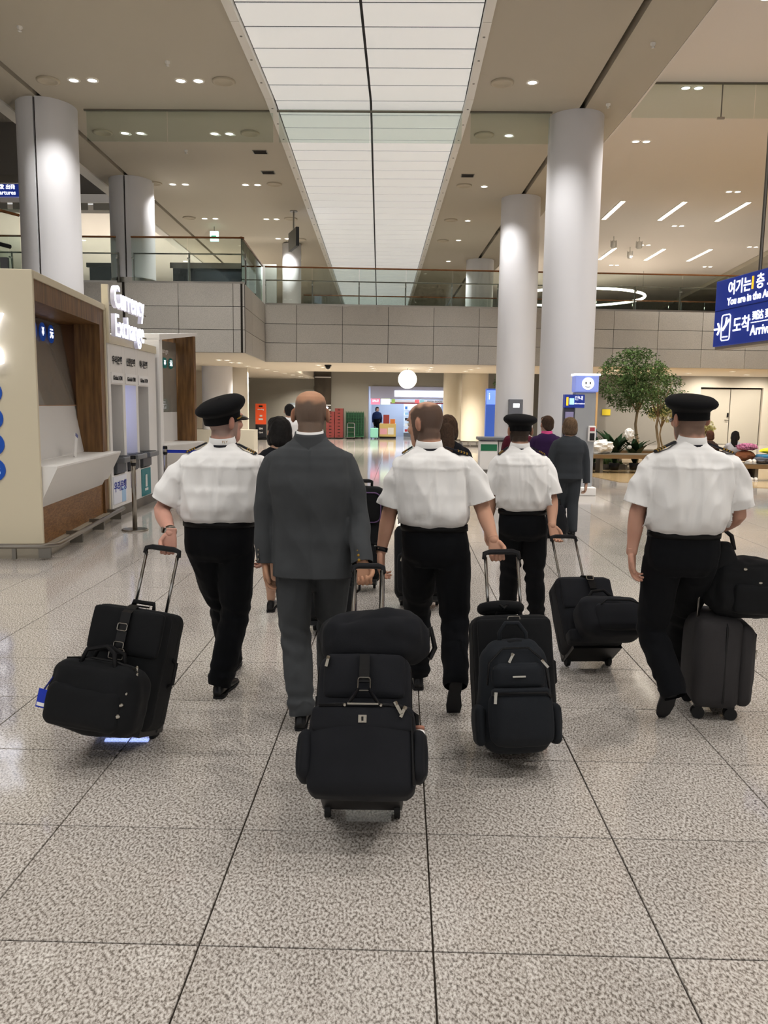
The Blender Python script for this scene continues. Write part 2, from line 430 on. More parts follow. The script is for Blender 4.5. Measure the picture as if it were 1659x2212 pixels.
balustrade((-4.22, 21.9), (-4.42, 26.35), 'glass balustrade running back from balcony corner to the bridge', inner=False)
balustrade((-4.42, 26.35), (22.5, 28.0), 'long glass balustrade with bronze handrail along the bridge front')
balustrade((-4.0, 33.0), (22.5, 34.4), 'second glass balustrade seen through the first, on the far bridge edge', inner=True)

# ---- walls beyond and beside the bridge
structure('wall_upper_end', MB().box(-8.5, 30, 61.5, 62, 4.8, 8.3), mat('upper_end', '#6f6a60', .6), 'far end wall of the upper storey')
structure('wall_back', MB().box(-4.4, -1.72, 41.2, 41.5, 0, 3.8).box(2.35, 13, 41.2, 41.5, 0, 3.8).box(-1.72, 2.35, 41.2, 41.5, 2.62, 3.8), M_WALLDK, 'dark olive grey wall around the convenience shop')
structure('wall_back_right', MB().box(13, 14.45, 40, 40.3, 0, 3.8).box(17.45, 30, 40, 40.3, 0, 3.8).box(14.45, 17.45, 40, 40.3, 2.74, 3.8).box(12.8, 13, 40, 41.4, 0, 3.8), M_WALLWARM, 'pale wall with double doors behind the seating')
dr = structure('door_1', MB().box(14.45, 17.45, 40.22, 40.3, 0, 2.74), M_DARK, 'pale grey double service doors')
for a, b in ((14.5, 15.93), (15.97, 17.4)):
    bevel(MB().box(a, b, 40.14, 40.22, .01, 2.68).build('door_leaf', mat('door_grey', '#b7b0a2', .45), dr), .006)
hd = MB().box(15.83, 15.9, 40.1, 40.14, 1.32, 1.52).build('lock_box', M_BLACKPLASTIC, dr)
MB().tube([(15.72, 40.08, 1.18), (15.9, 40.08, 1.18)], .018, 8).build('handle', M_STEEL, dr, True)
structure('wall_grey_right', MB().box(8.8, 12.8, 38.0, 38.3, 0, 3.6), mat('wall_grey', '#8b8780', .6), 'plain grey wall behind the small trees')
structure('wall_left_back', MB().box(-14, -4.4, 43.6, 44, 0, 3.6), M_WALLDK, 'grey glazed wall at the end of the corridor')
structure('wall_left_corridor', MB().box(-6.5, -5.86, 30.9, 31.1, .55, 3.02).box(-12, -6.9, 34.3, 34.5, .55, 3.02), M_WALLWARM, 'pale wall block beside the round corridor column')
structure('wall_left_low', MB().box(-9.5, -5.4, 29.6, 30.4, 0, .72), mat('low_wall', '#9d988c', .5), 'low stone parapet under the pale wall')
structure('wall_side_left', MB().box(-24, -23.6, -9, 62, 0, 12), M_WALLWARM, 'distant side wall of the hall')
structure('wall_side_right', MB().box(26, 26.4, -9, 62, 0, 8.4), M_WALLWARM, 'distant side wall beyond the seating')
structure('pillar_corridor', MB().lathe([(.56, 0), (.56, 3.3)], 40, Matrix.Translation((-6.85, 30.2, 0))), M_COLUMN, 'round column under the balcony by the corridor', smooth=False)
smooth_by_angle(bpy.data.objects['pillar_corridor'].data)
for x, y, r, l in ((2.2, 35.6, .42, 'slim round column nearest the shop front'), (3.02, 34.2, .55, 'thick round column beside the shop under the bridge')):
    t = thing('column', l, 'column', (x, y, 0), 0, 'columns under the bridge')
    o = MB().lathe([(r, .25), (r, 3.8)], 40).build('shaft', mat('column_cream', '#d3c9b4', .4), t, True); smooth_by_angle(o.data)
    o = MB().lathe([(r+.06, 0), (r+.06, .03)], 40).lathe([(r+.05, .2), (r+.05, .23)], 40).build('guard_ring', M_STEEL, t, True); smooth_by_angle(o.data)
    for k in range(10):
        a = 2*PI*k/10; MB().box(-.015, .015, -.015, .015, 0, .22, Matrix.Translation(((r+.045)*math.cos(a), (r+.045)*math.sin(a), 0))).build('guard_post', M_STEEL, t)

# ---- smoke curtain glass hung across the hall
sm = thing('smoke_curtain', 'clear glass smoke curtain hung from the ceiling across the hall', 'glass curtain', (0, 17.35, 0))
for a, b in ((-6.55, -4.9), (-4.88, -2.72), (-2.6, -.75), (-.73, 1.12), (1.3, 2.9)):
    MB().box(a, b, 0, .012, ZC-.62, ZC+.02).build('glass_pane', M_GLASS, sm)
MB().box(-6.6, 2.94, -.02, .03, ZC-.03, ZC).build('top_channel', mat('channel', '#6f6a5c', .5), sm)
sm2 = thing('smoke_curtain', 'clear glass smoke curtain under the cream seating ceiling', 'glass curtain', (0, 17.42, 0))
for a, b in ((4.55, 7.0), (7.02, 10), (10.02, 14)):
    MB().box(a, b, 0, .012, 8.2-.68, 8.2).build('glass_pane', M_GLASS, sm2)
MB().box(4.55, 14, -.02, .03, 8.17, 8.2).build('top_channel', mat('channel', '#6f6a5c', .5), sm2)
MB().tube([(6.35, 0, 8.2), (6.35, 0, 7.55)], .012, 6).build('stay_rod', M_STEELD, sm2)
MB().box(6.28, 6.42, -.02, .03, 7.5, 7.54).build('clamp', M_STEEL, sm2)

# ================================================================== LAMPS
dl_ring = MB().lathe([(.115, -.004), (.115, -.012), (.085, -.012), (.08, .0)], 20, caps=False).mesh('trim_ring', M_TRIM, True)
dl_lens = MB().lathe([(.0, -.006), (.088, -.006)], 20, caps=False).mesh('lens', M_LAMP)
def spot_data(power, size=2.15, blend=.6, rad=.09, col=(1, .985, .96)):
    l = bpy.data.lights.new('lamp', 'SPOT'); l.energy = power; l.spot_size = size; l.spot_blend = blend; l.shadow_soft_size = rad; l.color = col
    return l
SPOTN = spot_data(LAMP_W*.72); SPOTC = spot_data(1600, 2.6, .6); SPOT = spot_data(LAMP_W*2); SPOT1 = spot_data(LAMP_W); SPOTV = spot_data(LAMP_W*1.6); SPOTH = spot_data(LAMP_W*3.6, col=(1, .965, .915)); SPOTU = spot_data(420, 2.6, .6, col=(1, .93, .82))
def downlight(x, y, z, label, group, light=None, scale=1.0):
    t = thing('downlight', label, 'downlight', (x, y, z), 0, group)
    if scale != 1: t.scale = (scale,)*3
    link('trim_ring', dl_ring, t); link('lens', dl_lens, t)
    if light:
        o = bpy.data.objects.new('lamp', light); COL.objects.link(o); o.parent = t; o.location = (0, 0, -.03); o.visible_glossy = False
    return t
ORD = ('first', 'second', 'third', 'fourth', 'fifth', 'sixth', 'seventh', 'eighth', 'ninth', 'tenth', 'eleventh', 'twelfth', 'thirteenth', 'fourteenth', 'fifteenth', 'sixteenth', 'seventeenth', 'eighteenth', 'nineteenth')
ROWS = [(-5.0, 'second row behind the camera'), (-1.5, 'first row behind the camera'), (2.0, 'row straight above the camera'), (5.5, 'row above the walking group'), (9.0, 'row above the near booth front'), (12.4, 'row above the cash machines'),
        (15.85, 'first row before the smoke curtain'), (18.8, 'row just beyond the smoke curtain'), (23.0, 'third row over the balcony edge'),
        (27.1, 'fourth row level with the bridge'), (30.2, 'fifth row over the bridge'), (34.5, 'row beyond the bridge')]
for y, nm in ROWS:
    d = drift(y); vis = y > 13
    for a, b, side in ((-6.2, -5.85, 'outer pair'), (-4.2, -3.87, 'inner pair')):
        if y > 29 and side == 'outer pair' and y > 33: continue
        lab = 'round recessed ceiling downlight, %s, %s' % (nm, side)
        downlight(a+d, y, ZC, lab, 'ceiling downlights '+nm, SPOTV if vis else SPOTN); downlight(b+d, y, ZC, lab, 'ceiling downlights '+nm, None if vis else SPOTN)
    downlight(2.3+d, y, ZC, 'single recessed downlight on the column side, '+nm, 'ceiling downlights '+nm, SPOT if vis else SPOT1)
for x, y in ((5.7, 17.7), (5.65, 21.1), (9.75, 25.7), (9.67, 30.4), (9.53, 33.9), (13.9, 34.1), (9.5, 38.6), (13.83, 38.8), (5.7, 14.0), (9.7, 21), (9.7, 16), (5.7, 10), (5.7, 6), (5.7, 2), (9.7, 10), (9.7, 4), (13.8, 26), (13.8, 18), (13.8, 10)):
    z = 8.2
    for k in (0, .26):
        downlight(x+k, y, z, 'paired recessed downlight in the cream ceiling, %s file from the columns, at %s depth' % ('inner' if x < 6 else 'middle' if x < 10 else 'outer', ORD[min(18, int(max(y, 0)//2.3))]), 'downlights in the cream ceiling', SPOTH if k == 0 else None)
# under bridge lamps
UB = [(-6.9, 24.2), (-5.75, 25.6), (-5.5, 25.7), (-5.7, 27.2), (-5.45, 27.3), (-5.6, 29.5), (-5.5, 31), (-5.4, 32.6), (-5.3, 34.2), (-5.2, 36), (-5.1, 38), (-5.0, 40), (-4.9, 42)]
for k, (x, y) in enumerate(UB):
    downlight(x, y, ZB, '%s small downlight along the balcony soffit run to the corridor' % ORD[k], 'downlights in the balcony soffit', SPOTU if k % 2 == 0 else None)
UB2 = [(12.2, 36.5), (14.4, 36.2), (16.4, 36.5), (14.6, 38.6), (17, 38.5), (10.5, 35), (-3.2, 35.5), (-.6, 36), (1.2, 38.5), (-2.6, 38.5), (4.6, 36), (7.6, 35.5), (-2.9, 28.2), (-2.9, 29.8), (-2.85, 31.2), (-1.1, 28.6), (-1.1, 30.2), (-1.1, 31.6), (1.0, 28.8), (1.0, 30.2), (1.0, 31.8), (2.65, 28.9), (2.5, 30.2), (2.4, 31.6), (7.6, 29.6), (9.6, 31.5), (10.7, 31.0), (11.7, 29.4), (13.2, 31.8), (6.0, 31.0)]  # those past the soffit edge are added to brighten the back walls
for k, (x, y) in enumerate(UB2):
    downlight(x, y, ZB if y < 33.4 else 3.75, 'small soffit or added downlight under the bridge, %s across and %s deep' % (ORD[min(18, int((x+4)//1.1))], ORD[min(18, int((y-27)//.8))]), 'downlights under the bridge', SPOTU if k % 2 == 0 or y > 31.1 else None)
for k, (x, y) in enumerate(((-9.6, 34.5), (-10.2, 33), (-10.8, 41), (-13.9, 36), (-14.5, 34), (-16, 44))):
    downlight(x, y, 8.6, '%s downlight from the balcony column in the white upper concourse ceiling' % ORD[k], 'concourse ceiling downlights', SPOTC, 1.3)
# sprinkler rings, grilles, detectors
ring_me = MB().lathe([(.21, -.002), (.21, -.03), (.165, -.035), (.15, -.012), (0, -.01)], 28, caps=False).mesh('speaker_ring', mat('ring_beige', '#b8ad98', .6), True)
for y, l in ((15.85, 'before the smoke curtain'), (18.75, 'beyond the smoke curtain'), (22.9, 'above the balcony edge'), (27.0, 'level with the bridge'), (30.3, 'over the bridge')):
    d = drift(y)
    for x, s in ((-6.68, 'by the split columns'), (-3.4, 'beside the panel strip'), (1.75, 'between panel strip and round columns')):
        tag(link('ceiling_speaker', ring_me, None, (x+d, y, ZC)), 'round ceiling speaker %s, %s' % (l, s), 'ceiling speaker', 'round ceiling speakers')
for x, y, l in ((-3.46, 20.1, 'nearer dark ceiling grille left of the panel strip'), (-3.55, 21.8, 'farther dark ceiling grille left of the panel strip'), (1.6, 21.95, 'dark ceiling grille between panel strip and columns')):
    t = thing('ceiling_grille', l, 'vent', (x, y, ZC))
    MB().box(-.17, .17, -.14, .14, -.012, 0).build('frame', M_STEELD, t)
    for k in range(5): MB().box(-.15, .15, -.115+k*.05, -.085+k*.05, -.018, -.012).build('slat', M_DARK, t)
for x, y, l in ((-4.2, 15.0, 'before the first lamp row'), (-6.2, 13.7, 'at the top left of the ceiling'), (-5.2, 20.0, 'beyond the smoke curtain'), (4.0, 14.2, 'near the ceiling edge'), (3.95, 16.9, 'above the widest round column')):
    tag(MB().lathe([(.045, 0), (.045, -.03), (.02, -.05), (.02, -.07), (.035, -.075), (.0, -.08)], 12, caps=False).build('smoke_detector', M_TRIM, None, True, (x, y, ZC)), 'small white detector on the beige ceiling, '+l, 'detector')
# linear lamps over the seating side
for i, (x, y0, y1, l) in enumerate(((6.9, 26.9, 29.4, 'nearer row, closest to the column'), (8.85, 26.9, 29.45, 'nearer row, middle'), (10.85, 26.9, 29.55, 'nearer row, outermost'), (8.62, 34.5, 37.1, 'farther row, closest to the column'), (10.65, 34.6, 37.2, 'farther row, middle'), (12.55, 34.6, 37.3, 'farther row, outermost'))):
    t = thing('line_lamp', 'long thin white line lamp in the cream ceiling, '+l, 'lamp', (x, (y0+y1)/2, 8.2), 0, 'line lamps over the seating')
    h = (y1-y0)/2
    MB().box(-.085, .085, -h-.03, h+.03, -.02, 0).build('housing', M_TRIM, t)
    MB().box(-.065, .065, -h, h, -.03, -.02).build('diffuser', M_LINE, t)
# ring chandelier lamps hanging beyond the bridge
for k, (cx, cy, z, rx, l) in enumerate(((8.2, 40, 6.9, 3.2, 'large lit ring lamp hanging beyond the bridge'), (7.4, 44, 6.5, 2.3, 'smaller lit ring lamp hanging below the large ring'))):
    t = thing('ring_lamp', l, 'lamp', (cx, cy, z), 0, 'ring lamps beyond the bridge')
    pts = [(rx*math.cos(a), rx*math.sin(a), 0) for a in [2*PI*i/48 for i in range(48)]]
    MB().tube(pts, .06, 6, closed=True).build('glowing_ring', M_LINE, t, True)
    for a in (0, 2.1, 4.2): MB().tube([(rx*math.cos(a), rx*math.sin(a), 0), (rx*math.cos(a), rx*math.sin(a), 8.17-z)], .008, 5).build('cable', M_STEELD, t)
# stage spots on the cream ceiling
for x, y, l in ((8.0, 32.3, 'first from the column'), (9.0, 32.4, 'second from the column'), (7.7, 34.2, 'third, lower left'), (9.2, 34.4, 'fourth, lower right')):
    t = thing('track_spot', 'pale spotlight hanging from the cream ceiling, '+l, 'spotlight', (x, y, 8.2))
    MB().tube([(0, 0, 0), (0, 0, -.18)], .02, 6).build('stem', M_TRIM, t)
    MB().lathe([(.06, -.45), (.09, -.43), (.09, -.18), (.05, -.16)], 12).build('head', M_TRIM, t, True)
    [MB().box(a, a+.02, -.03, .03, -.4, -.15).build('yoke', M_TRIM, t) for a in (-.12, .1)]
# ================================================================== CURRENCY BOOTHS (left)
def frame_at(origin, d):
    d = Vector((d[0], d[1], 0)).normalized(); m = Matrix((d, Vector((-d.y, d.x, 0)), Vector((0, 0, 1)))).transposed().to_4x4(); m.translation = origin
    return m
def circle_sign(parent, M, r, sym, m=M_BLUECIRC, ts=1.15):
    o = MB().lathe([(0, 0), (r, 0), (r, .012), (0, .012)], 28, M, caps=False).build('symbol_disc', m, parent)
    text(sym, r*ts, M_SIGNWHITE, o, M @ Matrix.Translation((0, 0, .014)), .002, name='symbol', bold=.004)
M_INT = mat('booth_interior', '#8f8a7e', .6)
M_FROST = mat('frosted_panel', '#dedbd8', .5)
# --- near booth
B1 = thing('exchange_booth', 'cream and wood currency exchange booth nearest the camera with white counter', 'booth', M=frame_at((-3.83, 8.50, 0), (-.11, 1)))
sh = MB()
sh.box(0, .05, 0, 3.6, .12, 3.02)                      # front cream wall
sh.box(.14, 2.98, 1.8, 3.6, .12, 3.02)                 # back block
sh.box(.05, 2.98, 0, 1.8, 2.94, 3.02)                  # roof
sh.box(2.94, 2.98, 0, 1.8, .12, 2.94)
bevel(sh.build('shell', M_CREAM, B1), .006)
MB().box(.05, 2.94, .02, 1.8, 2.72, 2.94).build('wood_header', M_WOOD, B1)
MB().box(2.72, 2.94, .02, .36, .98, 2.72).build('outer_jamb', M_WOOD, B1)
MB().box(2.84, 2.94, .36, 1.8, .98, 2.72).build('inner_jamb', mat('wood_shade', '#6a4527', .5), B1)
MB().box(.05, .09, .02, 1.8, .98, 2.72).build('near_jamb', M_WOOD, B1)
MB().box(.14, 2.94, .05, .3, .12, .62).build('parquet_apron', M_WOODH, B1)
MB().box(2.74, 2.94, .02, .06, .12, .62).build('apron_post', M_WOOD, B1)
MB().prism([(-.16, .985), (-.16, .965), (.05, .53), (.6, .53), (.6, .985)], .052, 2.96, Matrix(((0, 1, 0, .0), (1, 0, 0, 0), (0, 0, 1, 0), (0, 0, 0, 1)))).build('counter', mat('counter_white', '#e9e6e2', .3), B1)
MB().box(.2, 2.9, .42, .6, .985, 1.0).build('counter_tray', M_STEELD, B1)
# slanted glazing: frosted below, grey glass above
def slant(mb, z0, z1, u0, u1, th=.012):
    dep = lambda z: .28+(z-.98)*.17
    mb.add([(u0, dep(z0), z0), (u1, dep(z0), z0), (u1, dep(z1), z1), (u0, dep(z1), z1), (u0, dep(z0)+th, z0), (u1, dep(z0)+th, z0), (u1, dep(z1)+th, z1), (u0, dep(z1)+th, z1)],
           [(0, 1, 2, 3), (7, 6, 5, 4), (0, 4, 5, 1), (1, 5, 6, 2), (2, 6, 7, 3), (3, 7, 4, 0)]); return mb
slant(MB(), .99, 1.62, .1, 2.84).build('frosted_screen', M_FROST, B1)
slant(MB(), 1.63, 2.72, .1, 2.84).build('window_pane', mat('booth_glass', '#8f8d86', .06, spec=.9, alpha=.72), B1)  # grey base colour stands in for the hall reflected in the glass
MB().box(.2, 2.84, 1.5, 1.56, .98, 2.72).build('interior_wall', M_INT, B1)
bl = bpy.data.lights.new('lamp', 'AREA'); bl.shape = 'RECTANGLE'; bl.size = 2.0; bl.size_y = .3; bl.energy = 26; bl.color = (1, .95, .88)  # added fill light, with a glowing panel, to brighten the booth interior
lo = MB().box(.4, 2.5, .95, 1.3, 2.70, 2.72).build('added_fill_panel', mat('added_fill_panel', '#fff6e8', .5, emit='#fff6e8', estr=1.5), B1); bo = bpy.data.objects.new('lamp', bl); COL.objects.link(bo); bo.parent = B1; bo.location = (1.45, 1.12, 2.68)
MB().box(.5, 1.9, 1.44, 1.5, 1.62, 1.92).build('monitor', mat('monitor_glow', '#8fb4c4', .4, emit='#7fb6cc', estr=.7), B1)
for u, s in ((1.52, '€'), (1.86, '¥'), (2.2, '元')):
    circle_sign(B1, Matrix(((1, 0, 0, u), (0, 0, -1, .51), (0, 1, 0, 2.54), (0, 0, 0, 1))), .115, s)
for z, s in ((1.76, '$'), (1.49, '€'), (1.22, '¥'), (.95, '元')):
    circle_sign(B1, Matrix(((0, 0, -1, 0), (-1, 0, 0, .475), (0, 1, 0, z), (0, 0, 0, 1))), .125, s)
for z, s in ((2.5, 'Currency'), (2.17, 'Exchange')):
    text(s, .40, M_LED, B1, Matrix(((0, 0, -1, -.04), (-1, 0, 0, .30), (0, 1, 0, z), (0, 0, 0, 1))), .025, 'RIGHT', 'lit_letters', .008)
MB().box(.14, .3, .1, .25, 2.55, 2.63).build('camera_bracket', M_WHITE, B1)
MB().box(-.02, 3.0, -.02, 3.6, 0, .12).build('plinth', mat('plinth_stone', '#a59c8c', .4), B1)
MB().tube([(-.16, 3.6, .16), (-.16, -.04, .16), (-.05, -.17, .16), (3.0, -.17, .16)], .028, 10).build('bumper_rail', M_STEEL, B1, True)
for u, v in ((-.15, .25), (-.15, .75), (-.08, -.1), (.9, -.16), (1.9, -.16), (2.85, -.16)):
    MB().box(u-.02, u+.02, min(v, 0)-.005 if v < 0 else v-.02, .02 if v < 0 else v+.02, .02, .16).build('rail_post', M_STEELD, B1)
pc = thing('price_card', 'tall narrow white card holder standing on the near booth counter', 'card holder', M=B1.matrix_world @ Matrix.Translation((1.62, .1, .987)) @ Matrix.Rotation(.35, 4, 'Y'))
MB().box(-.05, .05, -.008, .008, 0, .30).build('card', M_WHITE, pc); MB().box(-.05, .05, -.011, -.008, .26, .3).build('card_header', mat('violet_print', '#555a94', .5), pc)
# --- cash machines
B2 = thing('cash_machine_bank', 'white bank of three cash machines under the lit currency letters', 'cash machines', M=frame_at((-4.15, 11.50, 0), (-.035, 1)))
NI = ((.10, .64), (.76, 1.32), (1.44, 2.02))
sh = MB(); edges = [0.0]
for a, b in NI: edges += [a, b]
edges.append(2.5)
for a, b in zip(edges[::2], edges[1::2]): sh.box(a, b, 0, .9, .14, 2.5)
for a, b in NI: sh.box(a, b, 0, .9, 1.93, 2.5).box(a, b, 0, .9, .14, .62)
bevel(sh.build('cabinet', M_WHITE, B2), .004)
M_BACKLIT = mat('backlit_panel', '#dfe4ff', .5, emit='#b9c3ff', estr=1.1)
M_NICHE = mat('niche_grey', '#b4b0a8', .5)
for k, (a, b) in enumerate(NI):
    m = MB().box(a, b, .42, .5, .62, 1.93).build('machine_face', M_BACKLIT if k == 1 else M_NICHE, B2)
    MB().box(a+.08, b-.08, .405, .42, 1.2, 1.26).box(a+.08, b-.1, .405, .42, 1.42, 1.44).build('print_line', mat('print_blue', '#7d86c8', .5), m)
    MB().box(a+.1, b-.12, .39, .42, 1.02, 1.14).build('slot_frame', mat('slot_grey', '#9a968f', .5), m)
    sf = bevel(MB().box(a+.02, b-.02, -.16, .42, .80, .88).build('keyboard_shelf', M_GREYP, B2), .015)
    MB().box(a+.06, b-.06, -.12, .0, .88, .888).build('keypad', mat('keypad_dark', '#303236', .4), sf)
    bevel(MB().box(a+.04, b-.04, -.04, .4, .64, .80).build('machine_body', mat('machine_dark', '#4c4e52', .4), B2), .01)
    F = Matrix(((1, 0, 0, (a+b)/2), (0, 0, -1, -.004), (0, 1, 0, 0), (0, 0, 0, 1)))
    hp = MB().box(a, b, -.012, 0, 1.95, 2.1).build('header_plate', mat('header_white', '#f3f1f0', .4), B2)
    text('Global ATM', .085, M_BLACKTEXT, hp, F @ Matrix.Translation((0, 2.02, .014)), .001, name='header_print', bold=.002)
    text(('우리은행', '신한은행', '하나은행')[k], .125, M_BLACKTEXT, B2, F @ Matrix.Translation((.02, 2.27, .006)), .001, name='bank_name', bold=.004)
for z0, z1 in ((1.46, 1.54), (1.36, 1.43), (1.3, 1.34)):
    MB().box(1.52, 1.94, .40, .415, z0, z1).build('notice_teal', mat('notice_teal', '#2f5f78', .5), B2)
MB().box(1.54, 1.92, .40, .415, 1.08, 1.28).build('notice_white', mat('notice_white', '#c9c6c2', .5), B2)
MB().box(.16, .34, .40, .415, 1.05, 1.14).build('notice_blue', mat('notice_blue', '#3d78b4', .5), B2)
lp = MB().box(.04, .66, -.012, 0, .2, .6).build('lower_poster', mat('poster_white', '#eef0fa', .4), B2)
MB().box(.42, .6, -.015, -.012, .2, .42).build('poster_swash', mat('poster_sky', '#a9cdf0', .4), lp)
text('우리은행', .16, mat('print_indigo', '#3c4aa8', .5), lp, Matrix(((1, 0, 0, .35), (0, 0, -1, -.016), (0, 1, 0, .44), (0, 0, 0, 1))), .001, name='poster_print', bold=.004)
MB().box(.92, 1.16, -.012, 0, .36, .58).build('small_poster', mat('poster_purple', '#6e68a8', .5), B2)
tp = MB().box(1.48, 2.0, -.012, 0, .16, .6).build('teal_poster', mat('poster_teal', '#1f7f86', .4), B2)
MB().box(1.68, 1.78, -.016, -.012, .3, .5).box(1.64, 1.82, -.016, -.012, .24, .28).build('poster_figure', M_WHITE, tp)
MB().box(0, 2.5, -.01, .9, 0, .14).build('plinth', M_STEELD, B2)
MB().box(0, 2.5, -.02, .3, 2.5, 2.62).build('cream_board', M_CREAM, B2)
MB().box(-.02, .03, -.03, .06, 2.5, 3.3).build('sign_post', M_CREAM, B2)
for z in (2.72, 3.08): MB().box(.03, 2.1, .03, .05, z-.01, z+.01).build('sign_rail', M_STEELD, B2)
for z, s, x in ((3.14, 'Currency', .06), (2.74, 'Exchange', .06)):
    F = Matrix(((1, 0, 0, x), (0, 0, -1, -.06), (0, 1, 0, z), (0, 0, 0, 1)))
    text(s, .45, M_LED, B2, F @ Matrix.Translation((0, 0, .035)), .004, 'LEFT', 'lit_letters', .002, .86)
    text(s, .45, M_LEDSIDE, B2, F, .03, 'LEFT', 'letter_returns', .002, .86)
# --- far booth
B3 = thing('exchange_booth', 'second exchange booth with wood panel beyond the cash machines', 'booth', M=frame_at((-4.20, 14.05, 0), (.14, 1)))
M_TEAL = mat('symbol_teal', '#1f7d7a', .4)
sh = MB().box(0, .12, -.02, 2.2, .1, 2.78).box(0, 1.62, 1.3, 2.2, .1, 2.8)
sh.add([(0, -.03, 2.74), (1.7, -.03, 2.95), (1.7, 2.2, 2.95), (0, 2.2, 2.74), (0, -.03, 2.84), (1.7, -.03, 3.0), (1.7, 2.2, 3.0), (0, 2.2, 2.84)], [(0, 3, 2, 1), (4, 5, 6, 7), (0, 1, 5, 4), (1, 2, 6, 5), (2, 3, 7, 6), (3, 0, 4, 7)])
sh.build('shell', M_WHITE, B3)
MB().box(1.56, 1.66, 0, .36, .1, 2.93).build('outer_jamb', M_WOOD, B3); MB().box(1.52, 1.62, .36, 1.3, .1, 2.9).build('inner_jamb', M_WOOD, B3)
MB().box(.12, 1.55, .9, .95, .95, 2.85).build('interior_wall', M_INT, B3)
b3 = bl.copy(); b3.size = 1.0; b3.energy = 14; bo = bpy.data.objects.new('lamp', b3); COL.objects.link(bo); bo.parent = B3; bo.location = (.8, .65, 2.66); MB().box(.3, 1.3, .5, .8, 2.68, 2.7).build('added_fill_panel', mat('added_fill_panel'), B3)  # same fill light and panel added inside this booth
MB().box(.12, 1.52, .34, .352, 1.5, 2.8).build('window_pane', mat('booth_glass'), B3)
MB().box(.12, 1.52, .34, .352, .96, 1.5).build('frosted_screen', M_FROST, B3)
MB().prism([(-.16, .95), (-.16, .93), (.05, .52), (.5, .52), (.5, .95)], .06, 1.62, Matrix(((0, 1, 0, 0), (1, 0, 0, 0), (0, 0, 1, 0), (0, 0, 0, 1)))).build('counter', mat('counter_white', '#e9e6e2', .3), B3)
MB().box(.1, 1.6, .06, .2, .1, .52).build('parquet_apron', M_WOODH, B3)
for k, s in enumerate('$€¥元'):
    circle_sign(B3, Matrix(((1, 0, 0, .42+k*.27), (0, 0, -1, .325), (0, 1, 0, 2.40), (0, 0, 0, 1))), .10, s, M_TEAL)
circle_sign(B3, Matrix(((0, 1, 0, 1.5), (-1, 0, 0, .75), (0, 0, 1, 1.6), (0, 0, 0, 1))) @ Matrix.Rotation(-PI/2, 4, 'X') if False else Matrix(((0, 0, -1, 1.512), (-1, 0, 0, .62), (0, 1, 0, 1.62), (0, 0, 0, 1))), .14, '元', M_TEAL)
text('Exchange', .13, M_WHITE, B3, Matrix(((1, 0, 0, .9), (0, 0, -1, .325), (0, 1, 0, 2.62), (0, 0, 0, 1))), .001, name='window_print')
for z in (.22, .42): MB().tube([(.1, -.3, z), (1.7, -.3, z), (1.7, .1, z)], .022, 8).build('bumper_rail', M_STEEL, B3, True)
for u in (.15, .9, 1.66): MB().box(u-.02, u+.02, -.32, -.28, 0, .42).build('rail_post', M_STEELD, B3)
# --- queue posts
def stanchion(x, y, label, belt=None):
    t = thing('queue_post', label, 'queue post', (x, y, 0), 0, 'queue posts')
    o = MB().lathe([(.17, 0), (.17, .012), (.16, .022), (.03, .03)], 32).build('base', M_STEEL, t, True); smooth_by_angle(o.data)
    MB().lathe([(.03, .02), (.03, .9)], 16).build('post', M_STEEL, t, True)
    c = MB().lathe([(.034, .86), (.036, .87), (.036, .98), (.03, .99)], 16).build('head', M_BLACKPLASTIC, t, True)
    o = MB().lathe([(.037, .895), (.037, .94)], 16).build('head_band', M_STEEL, t, True)
    if belt: MB().box(0, belt, -.002, .002, .88, .93).build('belt', mat('belt_blue', '#1f36a8', .6), t)
stanchion(-3.50, 10.5, 'steel queue post with round base in front of the cash machines')
stanchion(-3.78, 12.9, 'steel queue post with blue belt beside the far exchange booth', .55)

# ================================================================== HANGING ARRIVALS SIGN (right)
SG = thing('arrivals_sign', 'large blue hanging arrivals sign with white Korean and English lettering', 'sign', M=frame_at((3.70, 9.95, 2.42), (.15, -1)))
SW = 3.2
bevel(MB().box(0, SW, 0, .22, .0, .76).build('casing', M_BLUE, SG), .008)
MB().box(0, SW, .03, .2, -.03, 0).build('underside', mat('sign_under', '#a89c88', .5), SG)
MB().box(.02, SW-.02, .003*-1, 0, .405, .415).build('divider', mat('sign_line', '#12206a', .5), SG)
def sgt(s, size, x, z, m=M_SIGNWHITE, al='LEFT', b=.003, xs=1.0):
    text(s, size, m, SG, Matrix(((1, 0, 0, x), (0, 0, -1, -.004), (0, 1, 0, z), (0, 0, 0, 1))), .002, al, 'lettering', b, xs)
sgt('여기는', .17, .27, .63); sgt('1', .18, .72, .635, M_SIGNYEL, b=.008); sgt('층 도착층입니다', .17, .83, .63)
sgt('You are in the Arrivals Hall (1F)', .115, .27, .49)
sgt('도착', .19, .42, .2); sgt('到达 到着', .105, .80, .275); sgt('Arrivals', .15, .78, .12)
MB().box(.78, 1.28, -.004, 0, .205, .215).build('text_rule', M_SIGNWHITE, SG)
ic = MB()
for a, b in (((.03, .2), (.14, .2)), ((.145, .2), (.10, .265)), ((.145, .2), (.10, .135))):
    ic.tube([(a[0], -.004, a[1]), (b[0], -.004, b[1])], .013, 6)
tag(ic.build('arrow', M_SIGNWHITE, SG))
fr = [(.2, .06), (.34, .06), (.36, .08), (.36, .33), (.34, .35), (.2, .35), (.18, .33), (.18, .08)]
MB().tube([(x, -.004, z) for x, z in fr], .007, 6, closed=True).build('icon_frame', M_SIGNWHITE, SG)
MB().tube([(.21, -.004, .18), (.34, -.004, .29)], [.016, .012], 6).build('icon_plane_body', M_SIGNWHITE, SG)
